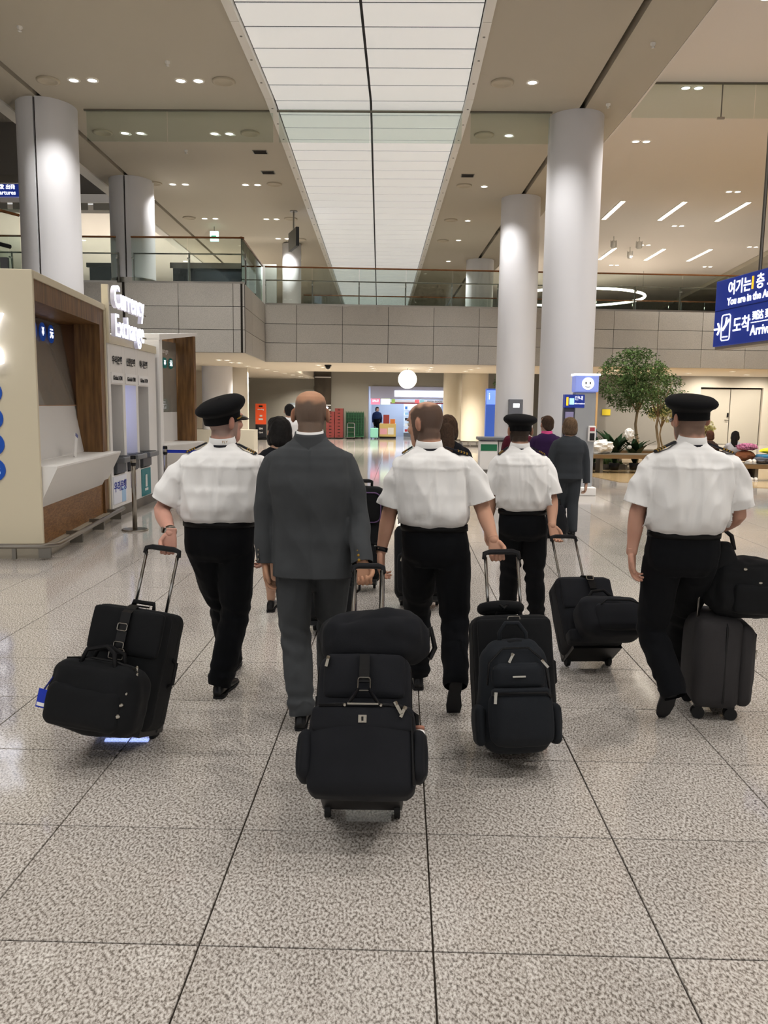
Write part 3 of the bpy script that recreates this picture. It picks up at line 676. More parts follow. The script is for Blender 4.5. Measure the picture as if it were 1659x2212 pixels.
MB().tube([(.27, -.004, .235), (.285, -.004, .32)], .011, 6).build('icon_plane_wing', M_SIGNWHITE, SG)
MB().tube([(.21, -.004, .1), (.32, -.004, .1)], .008, 6).build('icon_ground_line', M_SIGNWHITE, SG)
for x in (.7, 2.4): MB().tube([(x, .11, .76), (x, .11, 5.75)], .02, 8).build('hanger_rod', M_STEELD, SG)

# ================================================================== KIOSKS, TOTEMS, BINS
K = thing('information_kiosk', 'grey information kiosk post with lit face emblem and dispenser beside the wide column', 'kiosk', (3.52, 15.9, 0))
bevel(MB().box(-.2, .2, -.12, .14, .16, 1.98).build('post', mat('kiosk_silver', '#a9abae', .35, .3), K), .02)
bevel(MB().box(-.24, .24, -.3, .2, 0, .16).build('base', M_WHITE, K), .015)
hb = bevel(MB().box(-.22, .23, -.16, .16, 1.98, 2.3).build('head_box', mat('kiosk_blue', '#8d9bd0', .4, emit='#6f80d0', estr=.5), K), .02)
MB().box(-.24, .25, -.18, .18, 2.29, 2.33).build('head_cap', M_SIGNWHITE, hb)
FK = Matrix(((1, 0, 0, .02), (0, 0, -1, -.163), (0, 1, 0, 2.14), (0, 0, 0, 1)))
MB().lathe([(0, 0), (.115, 0), (.115, .01), (0, .01)], 28, FK, caps=False).build('face_disc', M_SIGNWHITE, hb)
for s in (-1, 1): MB().ball((.02+s*.04, -.176, 2.15), (.014, .006, .028), 10, 6).build('face_eye', M_BLACKTEXT, hb)
MB().tube([(.02+.06*math.cos(a), -.176, 2.12+.05*math.sin(a)) for a in [PI+.6+.2*i for i in range(10)]], .007, 5).build('face_smile', M_BLACKTEXT, hb)
sc = bevel(MB().box(-.4, -.2, -.1, .06, .95, 1.68).build('screen_unit', mat('screen_case', '#3a3a4c', .35), K), .01)
MB().box(-.375, -.215, -.104, -.1, 1.0, 1.6).build('screen', mat('screen_violet', '#8a84a4', .3, emit='#6f6a90', estr=.3), sc)
hd2 = MB().box(-.4, -.02, -.125, .06, 1.68, 1.93).build('header_sign', M_BLUE, K)
MB().box(-.37, -.33, -.13, -.125, 1.72, 1.88).build('yellow_mark', M_SIGNYEL, hd2)
MB().box(-.31, -.22, -.13, -.125, 1.74, 1.86).build('cyan_mark', mat('sign_cyan', '#9fd8ff', .5, emit='#9fd8ff', estr=.9), hd2)
text('안내', .09, M_SIGNWHITE, hd2, Matrix(((1, 0, 0, -.13), (0, 0, -1, -.127), (0, 1, 0, 1.86), (0, 0, 0, 1))), .001, name='lettering')
text('Information', .045, M_SIGNWHITE, hd2, Matrix(((1, 0, 0, -.12), (0, 0, -1, -.127), (0, 1, 0, 1.76), (0, 0, 0, 1))), .001, name='lettering')
dp = bevel(MB().box(.06, .21, -.2, -.12, 1.04, 1.34).build('dispenser', M_WHITE, K), .02)
MB().box(.09, .18, -.21, -.2, 1.06, 1.2).build('dispenser_window', M_BLACKPLASTIC, dp); MB().box(.09, .18, -.206, -.2, 1.24, 1.31).build('dispenser_label', mat('label_red', '#b04a52', .5), dp)
W2 = thing('wall_sign', 'small grey sign box with white print mounted on the second round column', 'sign', (3.27, 23.55, 0))
bevel(MB().box(-.2, .2, 0, .25, 1.2, 1.9).build('sign_box', mat('sign_grey', '#6d6f76', .4), W2), .015)
MB().box(-.08, .1, -.006, 0, 1.66, 1.78).build('white_print', M_SIGNWHITE, W2); MB().box(-.17, .1, -.006, 0, 1.32, 1.46).build('white_print', M_SIGNWHITE, W2)
TT = thing('blue_totem', 'tall glowing blue information totem behind the second column', 'totem', (2.78, 26.2, 0))
bevel(MB().box(-.1, .3, 0, .3, 0, 2.25).build('body', mat('totem_blue', '#4a6cc0', .3, emit='#3e63c8', estr=.35), TT), .02)
MB().box(-.09, .29, -.006, 0, 1.75, 2.2).build('lit_panel', mat('totem_lit', '#7f9cff', .3, emit='#6f92ff', estr=.9), TT)
text('i', .3, M_SIGNWHITE, TT, Matrix(((1, 0, 0, .0), (0, 0, -1, -.01), (0, 1, 0, 2.0), (0, 0, 0, 1))), .001, name='lettering')
MB().box(-.09, .28, -.008, 0, .5, .55).build('panel_line', mat('totem_line', '#1d2c66', .4), TT)
FE = thing('extinguisher_sign', 'small red fire extinguisher sign beside the second column', 'sign', (2.99, 25.6, 1.55))
MB().box(-.07, .07, 0, .02, 0, .4).build('panel', mat('fire_red', '#a33a34', .5), FE); MB().box(-.02, .02, -.004, 0, .08, .3).build('emblem', M_WHITE, FE); MB().box(-.02, .02, .0, .03, -1.55, 0).build('stand', M_STEELD, FE)
BN = thing('recycling_bin', 'white recycling bin with dark lid and green label by the second column', 'bin', (2.38, 21.2, 0))
bevel(MB().box(-.36, .1, -.25, .25, .05, .80).build('body', M_WHITE, BN), .02)
bevel(MB().box(-.42, .55, -.3, .3, .82, .9).build('lid', M_GREYP, BN), .02)
bevel(MB().box(.12, .52, -.25, .25, .05, .80).build('body', mat('bin_grey', '#b6b4b2', .4), BN), .02)
MB().box(-.34, .08, -.256, -.25, .55, .72).build('green_label', mat('label_green', '#1f6b4a', .5), BN); MB().box(-.4, .53, -.28, .28, 0, .06).build('foot', M_STEELD, BN)
# ceiling hung items
EX = thing('exit_sign', 'small lit green exit sign hanging from the beige ceiling', 'sign', (-6.45, 28.3, 7.28))
MB().box(-.14, .14, -.04, .04, -.16, .16).build('lit_box', mat('exit_lit', '#d8fff4', .4, emit='#c8fff0', estr=1.4), EX)
MB().tube([(-.09, -.045, 0), (.07, -.045, 0)], .02, 6).build('arrow', mat('exit_green', '#0f9a6a', .5, emit='#0f9a6a', estr=.6), EX); MB().tube([(0, 0, .16), (0, 0, .32)], .012, 6).build('rod', M_STEELD, EX)
PJ = thing('hanging_display', 'slim black hanging display seen edge on beside the panel strip', 'display', (-3.45, 26.0, 6.75), .35)
bevel(MB().box(-.05, .05, -.55, .55, -.28, .28).build('case', M_BLACKPLASTIC, PJ), .01)
MB().box(.05, .056, -.5, .5, -.24, .24).build('screen', mat('display_lit', '#cfe0ff', .4, emit='#c4d8ff', estr=1.5), PJ)
MB().tube([(0, 0, .28), (0, 0, .85)], .025, 8).build('pole', M_STEELD, PJ); MB().lathe([(.12, .83), (.12, .85)], 16).build('ceiling_plate', M_STEELD, PJ)
CL = thing('hanging_clock', 'round white illuminated clock hanging under the bridge soffit', 'clock', (.18, 30, 2.63))
FC = Matrix(((1, 0, 0, 0), (0, 0, -1, -.05), (0, 1, 0, 0), (0, 0, 0, 1)))
o = MB().lathe([(0, 0), (.32, 0), (.34, -.02), (.34, -.08), (.32, -.1), (0, -.1)], 40, FC, caps=False).build('lit_drum', mat('clock_lit', '#fffdf4', .5, emit='#fff8e8', estr=2.2), CL); smooth_by_angle(o.data)
MB().box(-.008, .008, -.058, -.05, 0, .13).build('hour_hand', mat('hand_grey', '#b9b4aa', .5), CL); MB().box(-.006, .006, -.058, -.05, 0, .2, Matrix.Rotation(2.1, 4, 'Y')).build('minute_hand', mat('hand_grey', '#b9b4aa', .5), CL)
MB().tube([(0, 0, .33), (0, 0, .39)], .015, 6).build('hanger', M_STEELD, CL)
CV = thing('dome_camera', 'black dome security camera under the bridge soffit', 'camera', (-2.55, 28.0, 3.02))
MB().lathe([(.12, 0), (.12, -.05)], 16).build('mount', M_BLACKPLASTIC, CV); MB().ball((0, 0, -.06), .09).build('dome', M_BLACKPLASTIC, CV, True)
DS = thing('departures_sign', 'blue lit departures sign above the escalator beside the split column', 'sign', (-13.4, 28.0, 8.65))
MB().box(-1.2, .7, 0, .15, -.2, .2).build('panel', M_BLUE, DS); text('Departures', .19, M_SIGNWHITE, DS, Matrix(((1, 0, 0, -.08), (0, 0, -1, -.006), (0, 1, 0, -.08), (0, 0, 0, 1))), .002, name='lettering', bold=.004)
text('出发 出発', .16, M_SIGNWHITE, DS, Matrix(((1, 0, 0, .0), (0, 0, -1, -.006), (0, 1, 0, .1), (0, 0, 0, 1))), .002, name='lettering', bold=.004)
MB().box(-1.2, .7, .0, .1, .24, .5).build('backing_channel', M_CHROME, DS); MB().tube([(-.6, .07, .2), (-.6, .07, 3.1)], .03, 6).build('hanger_rod', M_STEELD, DS)
US = thing('blue_display', 'low blue lit display board on the upper concourse beside the split column', 'display', (-9.6, 24.5, 4.82))
MB().box(-1.0, .9, 0, .12, .0, .42).build('panel', M_BLUE, US); MB().box(-.9, .2, -.006, 0, .27, .33).build('text_line', M_SIGNWHITE, US); MB().box(-.6, .6, -.006, 0, .12, .18).build('text_line', mat('sign_cyan', '#9fd8ff', .5), US)
# dark shopfront on the upper level behind the balcony
UW = thing('upper_shopfront', 'dark glazed shopfront on the upper level behind the balcony glass', 'shopfront', (-6.9, 30.5, 4.82))
MB().box(-1.6, 1.1, 0, .1, .1, 1.75).build('dark_glass', mat('dark_glass', '#20262a', .1), UW); MB().box(-1.7, 1.2, -.03, .1, 1.75, 1.95).build('lintel', M_STEELD, UW)
MB().box(1.1, 1.45, -.05, .2, 0, 1.95).build('white_pier', M_WHITE, UW); MB().box(1.45, 2.2, .1, .2, 0, 1.95).build('side_panel', mat('panel_grey', '#8f8f8a', .5), UW); MB().lathe([(.35, 0), (.35, 2.75)], 24, Matrix.Translation((2.7, .6, 0))).build('round_pier', M_COLUMN, UW, True)
MB().box(1.2, 1.3, -.06, -.05, .75, 1.05).build('red_notice', mat('fire_red', '#a33a34', .5), UW)
U2 = thing('upper_shopfront', 'dark upper shop window seen between the two split columns', 'shopfront', (-10.2, 30.0, 4.80))
MB().box(-1.2, .6, 0, .1, 0, 1.7).build('dark_glass', mat('dark_glass', '#20262a', .1), U2); MB().box(-1.3, .75, -.04, .1, 1.7, 1.85).build('lintel', M_DARK, U2)
# escalator balustrade in the void
ES = thing('escalator', 'glass sided escalator rising behind the near split column', 'escalator', (-10.3, 20.0, 0))
poly = [(-2.2, 7.05), (-1.4, 6.2), (-.4, 5.55), (.8, 5.2), (.8, 4.3), (-2.2, 4.3)]
MB().prism(poly, 0, .015).build('side_glass', M_GLASS, ES)
MB().tube([(-2.4, 0, 7.2), (-2.0, 0, 6.7), (-1.4, 0, 6.2), (-.4, 0, 5.65), (.8, 0, 5.35)], .05, 8).build('handrail', M_BLACKPLASTIC, ES, True)
MB().box(-2.4, .8, .02, 1.2, 3.4, 4.35).build('truss', mat('truss_grey', '#77797a', .5), ES)
MB().tube([(-1.55, .3, 6.75), (.9, .3, 6.15)], .035, 8).build('upper_rail', M_BRONZE, ES, True); MB().box(-1.55, .9, .29, .31, 4.6, 6.3).build('upper_glass', M_GLASS, ES)
MB().box(.55, .72, -.04, .06, 4.4, 5.1).build('newel', M_GREYP, ES)
MB().box(-2.3, .8, 0, 1.3, 0, 3.4).build('pedestal', mat('truss_grey', '#77797a', .5), ES)

# ================================================================== SHOP UNDER THE BRIDGE
structure('wall_shop', MB().box(-1.72, 2.35, 45.6, 45.8, 0, 2.7).box(-1.8, -1.7, 41.5, 45.8, 0, 2.7).box(2.33, 2.43, 41.5, 45.8, 0, 2.7), mat('shop_wall', '#b4bfd2', .5), 'bright interior walls of the convenience shop')
structure('ceiling_shop', MB().box(-1.8, 2.43, 41.5, 45.8, 2.62, 2.72), M_WHITE, 'white ceiling of the convenience shop')
al = bpy.data.lights.new('lamp', 'AREA'); al.energy = 60; al.size = 2.8; al.size_y = 3; al.shape = 'RECTANGLE'; al.color = (.85, .92, 1)
SS = thing('shop_ceiling_lamp', 'bright ceiling lamp panel inside the convenience shop', 'lamp', (.3, 43.4, 2.6))
MB().box(-1.4, 1.4, -1.4, 1.4, 0, .02).build('diffuser', mat('shop_lamp', '#ffffff', .5, emit='#eef4ff', estr=1.2), SS)
o = bpy.data.objects.new('lamp', al); COL.objects.link(o); o.parent = SS; o.location = (0, 0, -.03)
SN = thing('shop_sign', 'long glowing white shop sign above the convenience shop', 'sign', (.3, 41.1, 2.12))
for k in range(3):
    p = MB().box(-.68+k*.87, .17+k*.87, 0, .1, 0, .30).build('lit_panel', mat('shop_sign_lit', '#f4f6ff', .5, emit='#e8eeff', estr=3), SN)
    MB().box(-.66+k*.87, .15+k*.87, -.006, 0, .135, .165).build('coloured_stripe', mat('shop_stripe', '#cfeee0', .5, emit='#cdeedd', estr=1.6), p)
MB().box(-1.9, 2.0, .02, .09, -.12, .5).build('sign_band', mat('sign_band', '#a8abc4', .5), SN)
RB = thing('shop_canopy', 'red trimmed canopy band above the shop shelves', 'canopy', (.3, 41.6, 1.8))
MB().box(-.9, 2.0, 0, .05, 0, .16).build('white_band', mat('band_white', '#e4e2e0', .5), RB); MB().box(-.9, 2.0, -.01, 0, -.03, .03).build('red_trim', mat('trim_red', '#8f2430', .5), RB)
text('FRESH FOOD', .13, M_BLACKTEXT, RB, Matrix(((1, 0, 0, 1.35), (0, 0, -1, -.01), (0, 1, 0, .09), (0, 0, 0, 1))), .001, name='lettering')
for k, (x, w, h, c, e, l, s) in enumerate(((-1.35, .46, .36, '#f06a80', 1.2, 'pink lit sale poster in the shop window', 'SALE'), (-.84, .46, .36, '#dff0c8', 1.4, 'pale green lit poster in the shop window', ''), (-.45, .17, .2, '#8fae58', .5, 'small green hanging shop card', ''), (.75, .22, .17, '#e06a70', .4, 'small pink hanging shop card', ''), (1.0, .22, .17, '#8fc0c0', .4, 'small teal hanging shop card', ''))):
    t = thing('shop_poster', l, 'poster', (x, 41.35, 1.9))
    MB().box(-w/2, w/2, 0, .02, -h/2, h/2).build('panel', mat('poster_%d' % k, c, .5, emit=c, estr=e), t)
    if s: text(s, .15, M_SIGNWHITE, t, Matrix(((1, 0, 0, 0), (0, 0, -1, -.004), (0, 1, 0, 0), (0, 0, 0, 1))), .001, name='lettering', bold=.004)
    MB().tube([(0, .01, h/2), (0, .01, .7)], .006, 5).build('hanger', M_STEELD, t)
goods_cols = ['#c23b3b', '#e0a030', '#3a6fb0', '#e8e4da', '#4c9a5a', '#7d4a86', '#d98a4a', '#2d2d33', '#8fb8d0']
GM = [mat('goods_%d' % i, c, .5) for i, c in enumerate(goods_cols)]
SHF = [('open cooler shelf', .75, 44.2, 1.3, 5), ('second cooler shelf', 1.75, 44.2, .7, 5)]
for nm, cx, cy, wd, n in SHF:
    t = thing('shop_shelf', 'lit white %s of packaged food in the shop' % nm, 'shelf', (cx, cy, 0))
    MB().box(-wd/2, wd/2, .3, .35, 0, 1.75).build('back', mat('shelf_back', '#d8e6f4', .5, emit='#c8dcf4', estr=.5), t)
    for k in range(n): MB().box(-wd/2, wd/2, -.1, .3, .25+k*.3, .28+k*.3).build('board', M_WHITE, t)
    MB().box(-wd/2, wd/2, -.15, .3, 0, .2).build('base', M_GREYP, t)
    MB().box(-wd/2, wd/2, -.12, .3, 1.66, 1.76).build('lamp_hood', mat('hood_lit', '#eaf4ff', .5, emit='#dff0ff', estr=1.5), t)
    for k in range(n):
        x = -wd/2+.06; q = 0
        while x < wd/2-.1:
            ww = random.uniform(.14, .2); hh = random.uniform(.12, .22); m = random.choice(GM)
            o = MB().box(0, ww-.015, -.08, .1, 0, hh*.9).build('food_pack', m, None, loc=(cx+x, cy, .281+k*.3))
            lv = ('bottom', 'second', 'third', 'fourth', 'top')[k]; cn = ('red', 'amber', 'blue', 'white', 'green', 'purple', 'orange', 'black', 'pale blue')[GM.index(m)]
            tag(o, '%s food packet on the %s board of the %s' % (cn, lv, nm), 'packet', '%s packets on the %s board of the %s' % (cn, lv, nm)); x += ww
KC = thing('shop_counter', 'yellow and red shop display counter below the posters', 'counter', (-.85, 41.9, 0))
bevel(MB().box(-.3, .55, -.25, .25, .08, .75).build('cabinet', mat('counter_yellow', '#c8b070', .5), KC), .02); MB().box(-.3, .55, -.28, .28, 0, .08).build('kick', M_DARK, KC)
MB().box(-.1, .2, -.2, .2, .75, 1.2).build('display_rack', mat('rack_red', '#96403a', .5), KC); MB().box(.25, .5, -.2, .15, .75, .98).build('display_box', mat('rack_orange', '#d07a3a', .5), KC)
MB().box(-.26, .1, -.255, -.25, .2, .5).build('front_card', mat('card_pink', '#dba0a8', .5), KC); MB().box(.14, .44, -.255, -.25, .2, .55).build('front_card', mat('card_white', '#d8d4cc', .5), KC)
SC1 = thing('mint_suitcase', 'small mint green suitcase standing by the shop counter', 'suitcase', (-1.38, 40.9, 0))
bevel(MB().box(-.2, .2, -.12, .12, .05, .55).build('shell', mat('mint', '#8fd0bc', .4), SC1), .04)
for s in (-1, 1): MB().tube([(s*.15, -.03, .04), (s*.15, .03, .04)], .035, 10).build('wheel', M_BLACKPLASTIC, SC1)
MB().tube([(-.06, 0, .55), (-.06, 0, .6), (.06, 0, .6), (.06, 0, .55)], .012, 6).build('handle', M_GREYP, SC1)
# crates and roll cages left of the shop
M_CRATE = mat('crate_red', '#7a3a38', .6)
for cx, n, l in ((-3.55, 8, 'shorter'), (-3.12, 9, 'taller')):
    for k in range(n):
        t = thing('crate', 'dark red plastic crate in the %s stack beside the shop, %s from the floor' % (l, ('first', 'second', 'third', 'fourth', 'fifth', 'sixth', 'seventh', 'eighth', 'topmost, ninth')[k]), 'crate', (cx, 40.6, .06+k*.16), 0, 'stacked red crates')
        sh = MB().box(-.2, .2, -.28, .28, 0, .015).box(-.2, -.185, -.28, .28, .015, .155).box(.185, .2, -.28, .28, .015, .155).box(-.185, .185, -.28, -.265, .015, .155).box(-.185, .185, .265, .28, .015, .155)
        sh.build('tray', M_CRATE, t); MB().box(-.205, .205, -.285, -.28, .12, .155).build('rim', M_CRATE, t); MB().box(-.06, .06, -.285, -.281, .06, .1).build('hand_hole', M_DARK, t)
PL = thing('crate_dolly', 'flat dolly under the red crate stacks', 'dolly', (-3.33, 40.6, 0)); MB().box(-.45, .45, -.3, .3, .035, .058).build('deck', M_STEELD, PL)
for x in (-.38, .38): MB().tube([(x, -.25, .03), (x, -.2, .03)], .03, 8).build('wheel', M_BLACKPLASTIC, PL)
M_CAGE = mat('cage_green', '#2f5a3c', .5)
for cx, l in ((-2.35, 'nearest the shop front'),):
    t = thing('roll_cage', 'dark green roll cage trolley '+l, 'roll cage', (cx, 40.7, 0))
    for k in range(9): MB().box(-.45, .45, -.01, .01, .2+k*.14, .215+k*.14).build('wire', M_CAGE, t)
    for k in range(8): MB().box(-.45+k*.125, -.43+k*.125, -.01, .01, .12, 1.36).build('upright', M_CAGE, t)
    MB().box(-.46, .46, -.3, .3, .1, .14).build('deck', M_CAGE, t); MB().box(-.45, .45, .2, .24, .14, 1.3).build('back_panel', mat('cage_back', '#2b4a38', .6), t)
    for x in (-.38, .38): MB().tube([(x, -.25, .05), (x, -.2, .05)], .05, 10).build('wheel', M_BLACKPLASTIC, t)
t = thing('hand_cart', 'small silver folding hand cart in front of the green cage', 'cart', (-2.5, 39.9, 0))
MB().tube([(-.18, 0, .12), (-.18, 0, .75), (-.12, 0, .8), (.12, 0, .8), (.18, 0, .75), (.18, 0, .12)], .018, 6).build('frame', M_CHROME, t)
for z in (.35, .58): MB().tube([(-.18, 0, z), (.18, 0, z)], .014, 6).build('rung', M_CHROME, t)
MB().box(-.2, .2, -.22, .02, .08, .11).build('deck', M_STEEL, t)
for x in (-.17, .17): MB().tube([(x-.02, 0, .05), (x+.02, 0, .05)], .05, 10).build('wheel', M_BLACKPLASTIC, t)
SR = thing('stair_recess', 'dark recess with pale shelves beside the red crates', 'recess', (-4.0, 41.0, 0))
MB().box(-.42, .42, .05, .15, .9, 3.5).build('dark_back', mat('recess_dark', '#4a4238', .6), SR); MB().box(-.42, .42, .05, .15, 0, .9).build('lower_panel', mat('recess_low', '#6b6558', .6), SR)
for z, h in ((3.0, .06), (1.62, .05), (1.38, .06)): MB().box(-.40, .42, -.02, .05, z, z+h).build('pale_shelf', M_WHITE, SR)
MB().ball((.2, -.02, 1.52), (.1, .04, .06), 10, 6).build('lamp_globe', M_SIGNWHITE, SR, True)
# banner stand and notice board in the corridor
BS = thing('banner_stand', 'tall orange and black banner stand in the corridor', 'banner', (-6.6, 38, 0))
MB().box(-.25, .25, 0, .03, .72, 1.68).build('orange_panel', mat('banner_orange', '#e4562c', .5, emit='#e4562c', estr=.12), BS); MB().box(-.25, .25, 0, .03, .08, .72).build('black_panel', mat('banner_black', '#2a2b30', .5), BS)
for s, z, sz in (('moving', 1.42, .1), ('SIM', .52, .12), ('Card', .34, .09)): text(s, sz, M_WHITE, BS, Matrix(((1, 0, 0, 0), (0, 0, -1, -.004), (0, 1, 0, z), (0, 0, 0, 1))), .001, name='lettering', bold=.004)
MB().box(-.09, .09, -.005, 0, 1.52, 1.6).build('black_logo', M_BLACKPLASTIC, BS); MB().box(-.1, .1, -.005, 0, .92, 1.0).box(-.05, .07, -.005, 0, 1.08, 1.16).build('bus_pictogram', M_WHITE, BS)
MB().box(-.5, .3, -.15, .2, 0, .1).build('foot', M_BLACKPLASTIC, BS)
NB = thing('notice_board', 'pale grey notice board on the corridor end wall', 'notice board', (-5.4, 43.5, 0)); MB().box(-.6, .6, 0, .06, .7, 1.75).build('panel', mat('board_grey', '#8f98a0', .4), NB)
for k in range(5): MB().box(-.5, .5, -.006, 0, .85+k*.17, .95+k*.17).build('print_row', mat('board_line', '#b4bcc2', .5), NB)
LB = thing('light_board', 'small blue and white lit board on the corridor wall by the far booth', 'sign', (-8.0, 29.2, 2.2)); MB().box(-.25, .25, 0, .06, 0, .35).build('panel', M_SIGNWHITE, LB); MB().box(-.25, .25, -.006, 0, .12, .2).build('blue_band', M_BLUE, LB); MB().box(-.03, .03, .02, .05, .35, .83).build('hanger', M_STEELD, LB)

# ================================================================== SEATING AREA: trees, benches, planting
M_BARK = mat('bark', '#8f7d62', .8, bump=(40, .4, .01)); M_BENCH = mat('bench_grey', '#6a6358', .45)
def leaf_mat(name, c1, c2):
    m = mat(name, c1, .5, mottle=(2.5, c2, .25)); return m
M_LEAF = leaf_mat('leaf_green', '#2c4526', '#6e8850'); M_LEAFD = leaf_mat('leaf_dark', '#16281a', '#2c4a2c'); M_LEAFY = leaf_mat('leaf_yellow', '#a7a566', '#d8d49a')
def tree(x, y, h, crown, n, label, leaf=.09, m=M_LEAF, trunk=.045, seed=1, group=None, base=True):
    rnd = random.Random(seed); t = thing('indoor_tree', label, 'tree', (x, y, 0), 0, group)
    pts = []; p = Vector((0, 0, 0)); hz = crown[2]-crown[5]*.3
    for k in range(8): pts.append(Vector((.05*math.sin(k*1.1), .04*math.cos(k*1.7), hz*k/7)))
    MB().tube(pts, [trunk*(1-.06*k) for k in range(8)], 8).build('trunk', M_BARK, t, True)
    for k in range(6):
        a = k*1.05+.3; q = Vector((crown[0]+crown[3]*.6*math.cos(a), crown[1]+crown[4]*.6*math.sin(a), crown[2]+crown[5]*rnd.uniform(-.1, .5)))
        s = pts[5]; MB().tube([s, s.lerp(q, .5)+Vector((0, 0, .05)), q], [trunk*.5, trunk*.35, trunk*.15], 5).build('branch', M_BARK, t, True)
    vs, fs = [], []
    clumps = [Vector((rnd.gauss(0, .5), rnd.gauss(0, .5), rnd.gauss(0, .45))) for _ in range(46)]
    for i in range(n):
        c = rnd.choice(clumps)+Vector((rnd.gauss(0, .2), rnd.gauss(0, .2), rnd.gauss(0, .16)))
        if c.length > 1: c = c.normalized()*rnd.uniform(.8, 1.03)
        p = Vector((crown[0]+c.x*crown[3], crown[1]+c.y*crown[4], crown[2]+c.z*crown[5]))
        e = Euler((rnd.uniform(-1, .4), rnd.uniform(-.8, .8), rnd.uniform(0, 6.3))).to_matrix(); L = leaf*rnd.uniform(.6, 1.2); w = L*.42
        b = len(vs)
        for q in ((0, 0, 0), (w/2, L*.4, .012), (0, L, -.01), (-w/2, L*.4, .012)): vs.append(p+e @ Vector(q))
        fs.append((b, b+1, b+2, b+3))
    me = bpy.data.meshes.new('foliage'); me.from_pydata([tuple(v) for v in vs], [], fs); me.materials.append(m)
    tag(link('foliage', me, t), kind='stuff')
    if base:
        MB().box(-.35, .35, -.35, .35, 0, .04).build('base_plate', M_STEEL, t)
        for s in (-1, 1): MB().tube([(-.33, s*.33, .14), (.33, s*.33, .14)], .015, 6).build('guard_rail', M_STEEL, t)
        for a in (-1, 1):
            for b in (-1, 1): MB().box(a*.33-.012, a*.33+.012, b*.33-.012, b*.33+.012, 0, .14).build('guard_post', M_STEEL, t)
tree(6.55, 22.8, 3.4, (-.15, 0, 2.45, .98, .9, .9), 5200, 'leafy green indoor tree beside the kiosk in front of the granite bridge', .10, M_LEAF, .05, 3, 'indoor trees')
tree(8.0, 25.6, 2.9, (-.1, 0, 2.2, .85, .8, .75), 2600, 'smaller green tree partly behind the larger one', .10, M_LEAF, .05, 5, 'indoor trees')
tree(3.34, 27.0, 2.6, (0, 0, 2.1, .35, .4, .9), 900, 'narrow leafy tree glimpsed between the two round columns', .1, M_LEAF, .03, 8, 'indoor trees')
tree(8.75, 27.6, 2.0, (0, 0, 1.55, .5, .45, .3), 1100, 'pale yellow green potted tree behind the capped pilot', .1, M_LEAFY, .035, 11, 'indoor trees')
tree(9.9, 26.9, 1.6, (0, 0, 1.1, .35, .35, .25), 600, 'low pale yellow shrub behind the capped pilot', .1, M_LEAFY, .03, 12, 'indoor trees')
def bench(x0, x1, y, label, z=.46, d=.62):
    t = thing('bench', label, 'bench', ((x0+x1)/2, y, .012), 0, 'grey benches'); h = (x1-x0)/2
    bevel(MB().box(-h, h, -d/2, d/2, z-.12, z).build('seat', M_BENCH, t), .02); MB().box(-h+.02, h-.02, -d/2-.008, -d/2, z-.12, z-.02).build('front_edge', mat('bench_edge', '#7a6142', .5), t)
    for x in (-h+.3, h-.3):
        for s in (-.13, .13): MB().box(x+s-.04, x+s+.04, -d/2+.06, d/2-.06, 0, z-.12).build('leg', M_BENCH, t)
bench(4.75, 7.9, 21.3, 'long grey bench under the leafy tree beside the kiosk', .50)
bench(7.95, 9.9, 19.5, 'grey bench at the frame edge holding bags and shoes', .42)
bench(6.0, 9.5, 24.2, 'far grey bench beyond the planting', .46)
PB = thing('planting_bed', 'low stone planting bed with green ground cover behind the bench', 'planter', (6.2, 23.0, .012))
MB().box(-1.5, -.05, -.7, .7, 0, .14).build('kerb', mat('kerb_stone', '#6d665c', .6), PB)
rnd = random.Random(4); vs, fs = [], []
for i in range(1500):
    p = Vector((rnd.uniform(-1.4, -.15), rnd.uniform(-.65, .65), .14)); e = Euler((rnd.uniform(-.6, .6), rnd.uniform(-.6, .6), rnd.uniform(0, 6.3))).to_matrix(); b = len(vs)
    for q in ((-.02, 0, 0), (.02, 0, 0), (0, .03, rnd.uniform(.06, .16))): vs.append(tuple(p+e @ Vector(q)))
    fs.append((b, b+1, b+2))
me = bpy.data.meshes.new('ground_cover'); me.from_pydata(vs, [], fs); me.materials.append(M_LEAF); tag(link('ground_cover', me, PB), kind='stuff')
def big_plant(x, y, z, h, n, label, seed):
    r = random.Random(seed); t = thing('leafy_plant', label, 'plant', (x, y, z), 0, 'dark potted plants')
    MB().lathe([(.12, 0), (.15, .18), (.14, .18)], 16).build('pot', M_BLACKPLASTIC, t, True)
    for k in range(n):
        a = r.uniform(0, 6.3); L = h*r.uniform(.6, 1); b = r.uniform(.15, .6); w = .11
        d = Vector((math.cos(a), math.sin(a), 0)); s = Vector((-d.y, d.x, 0)); rows = []
        for j in range(6):
            u = j/5; c = d*(b*u*u)*h+Vector((0, 0, .16+L*u*(1-.25*u))); ww = w*math.sin(PI*min(.98, .12+.86*u))
            rows.append([c-s*ww, c+Vector((0, 0, -.012)), c+s*ww])
        MB().rings(rows, close=False, caps=False).build('leaf', M_LEAFD, t, True)
big_plant(5.2, 22.1, .03, .95, 22, 'dark green leafy plant nearest the kiosk on the bench island', 1)
big_plant(5.78, 22.1, .03, 1.2, 26, 'tall dark green leafy plant in the middle of the island', 2)
big_plant(6.35, 22.2, .03, .9, 20, 'dark green leafy plant nearest the tree trunk', 3)
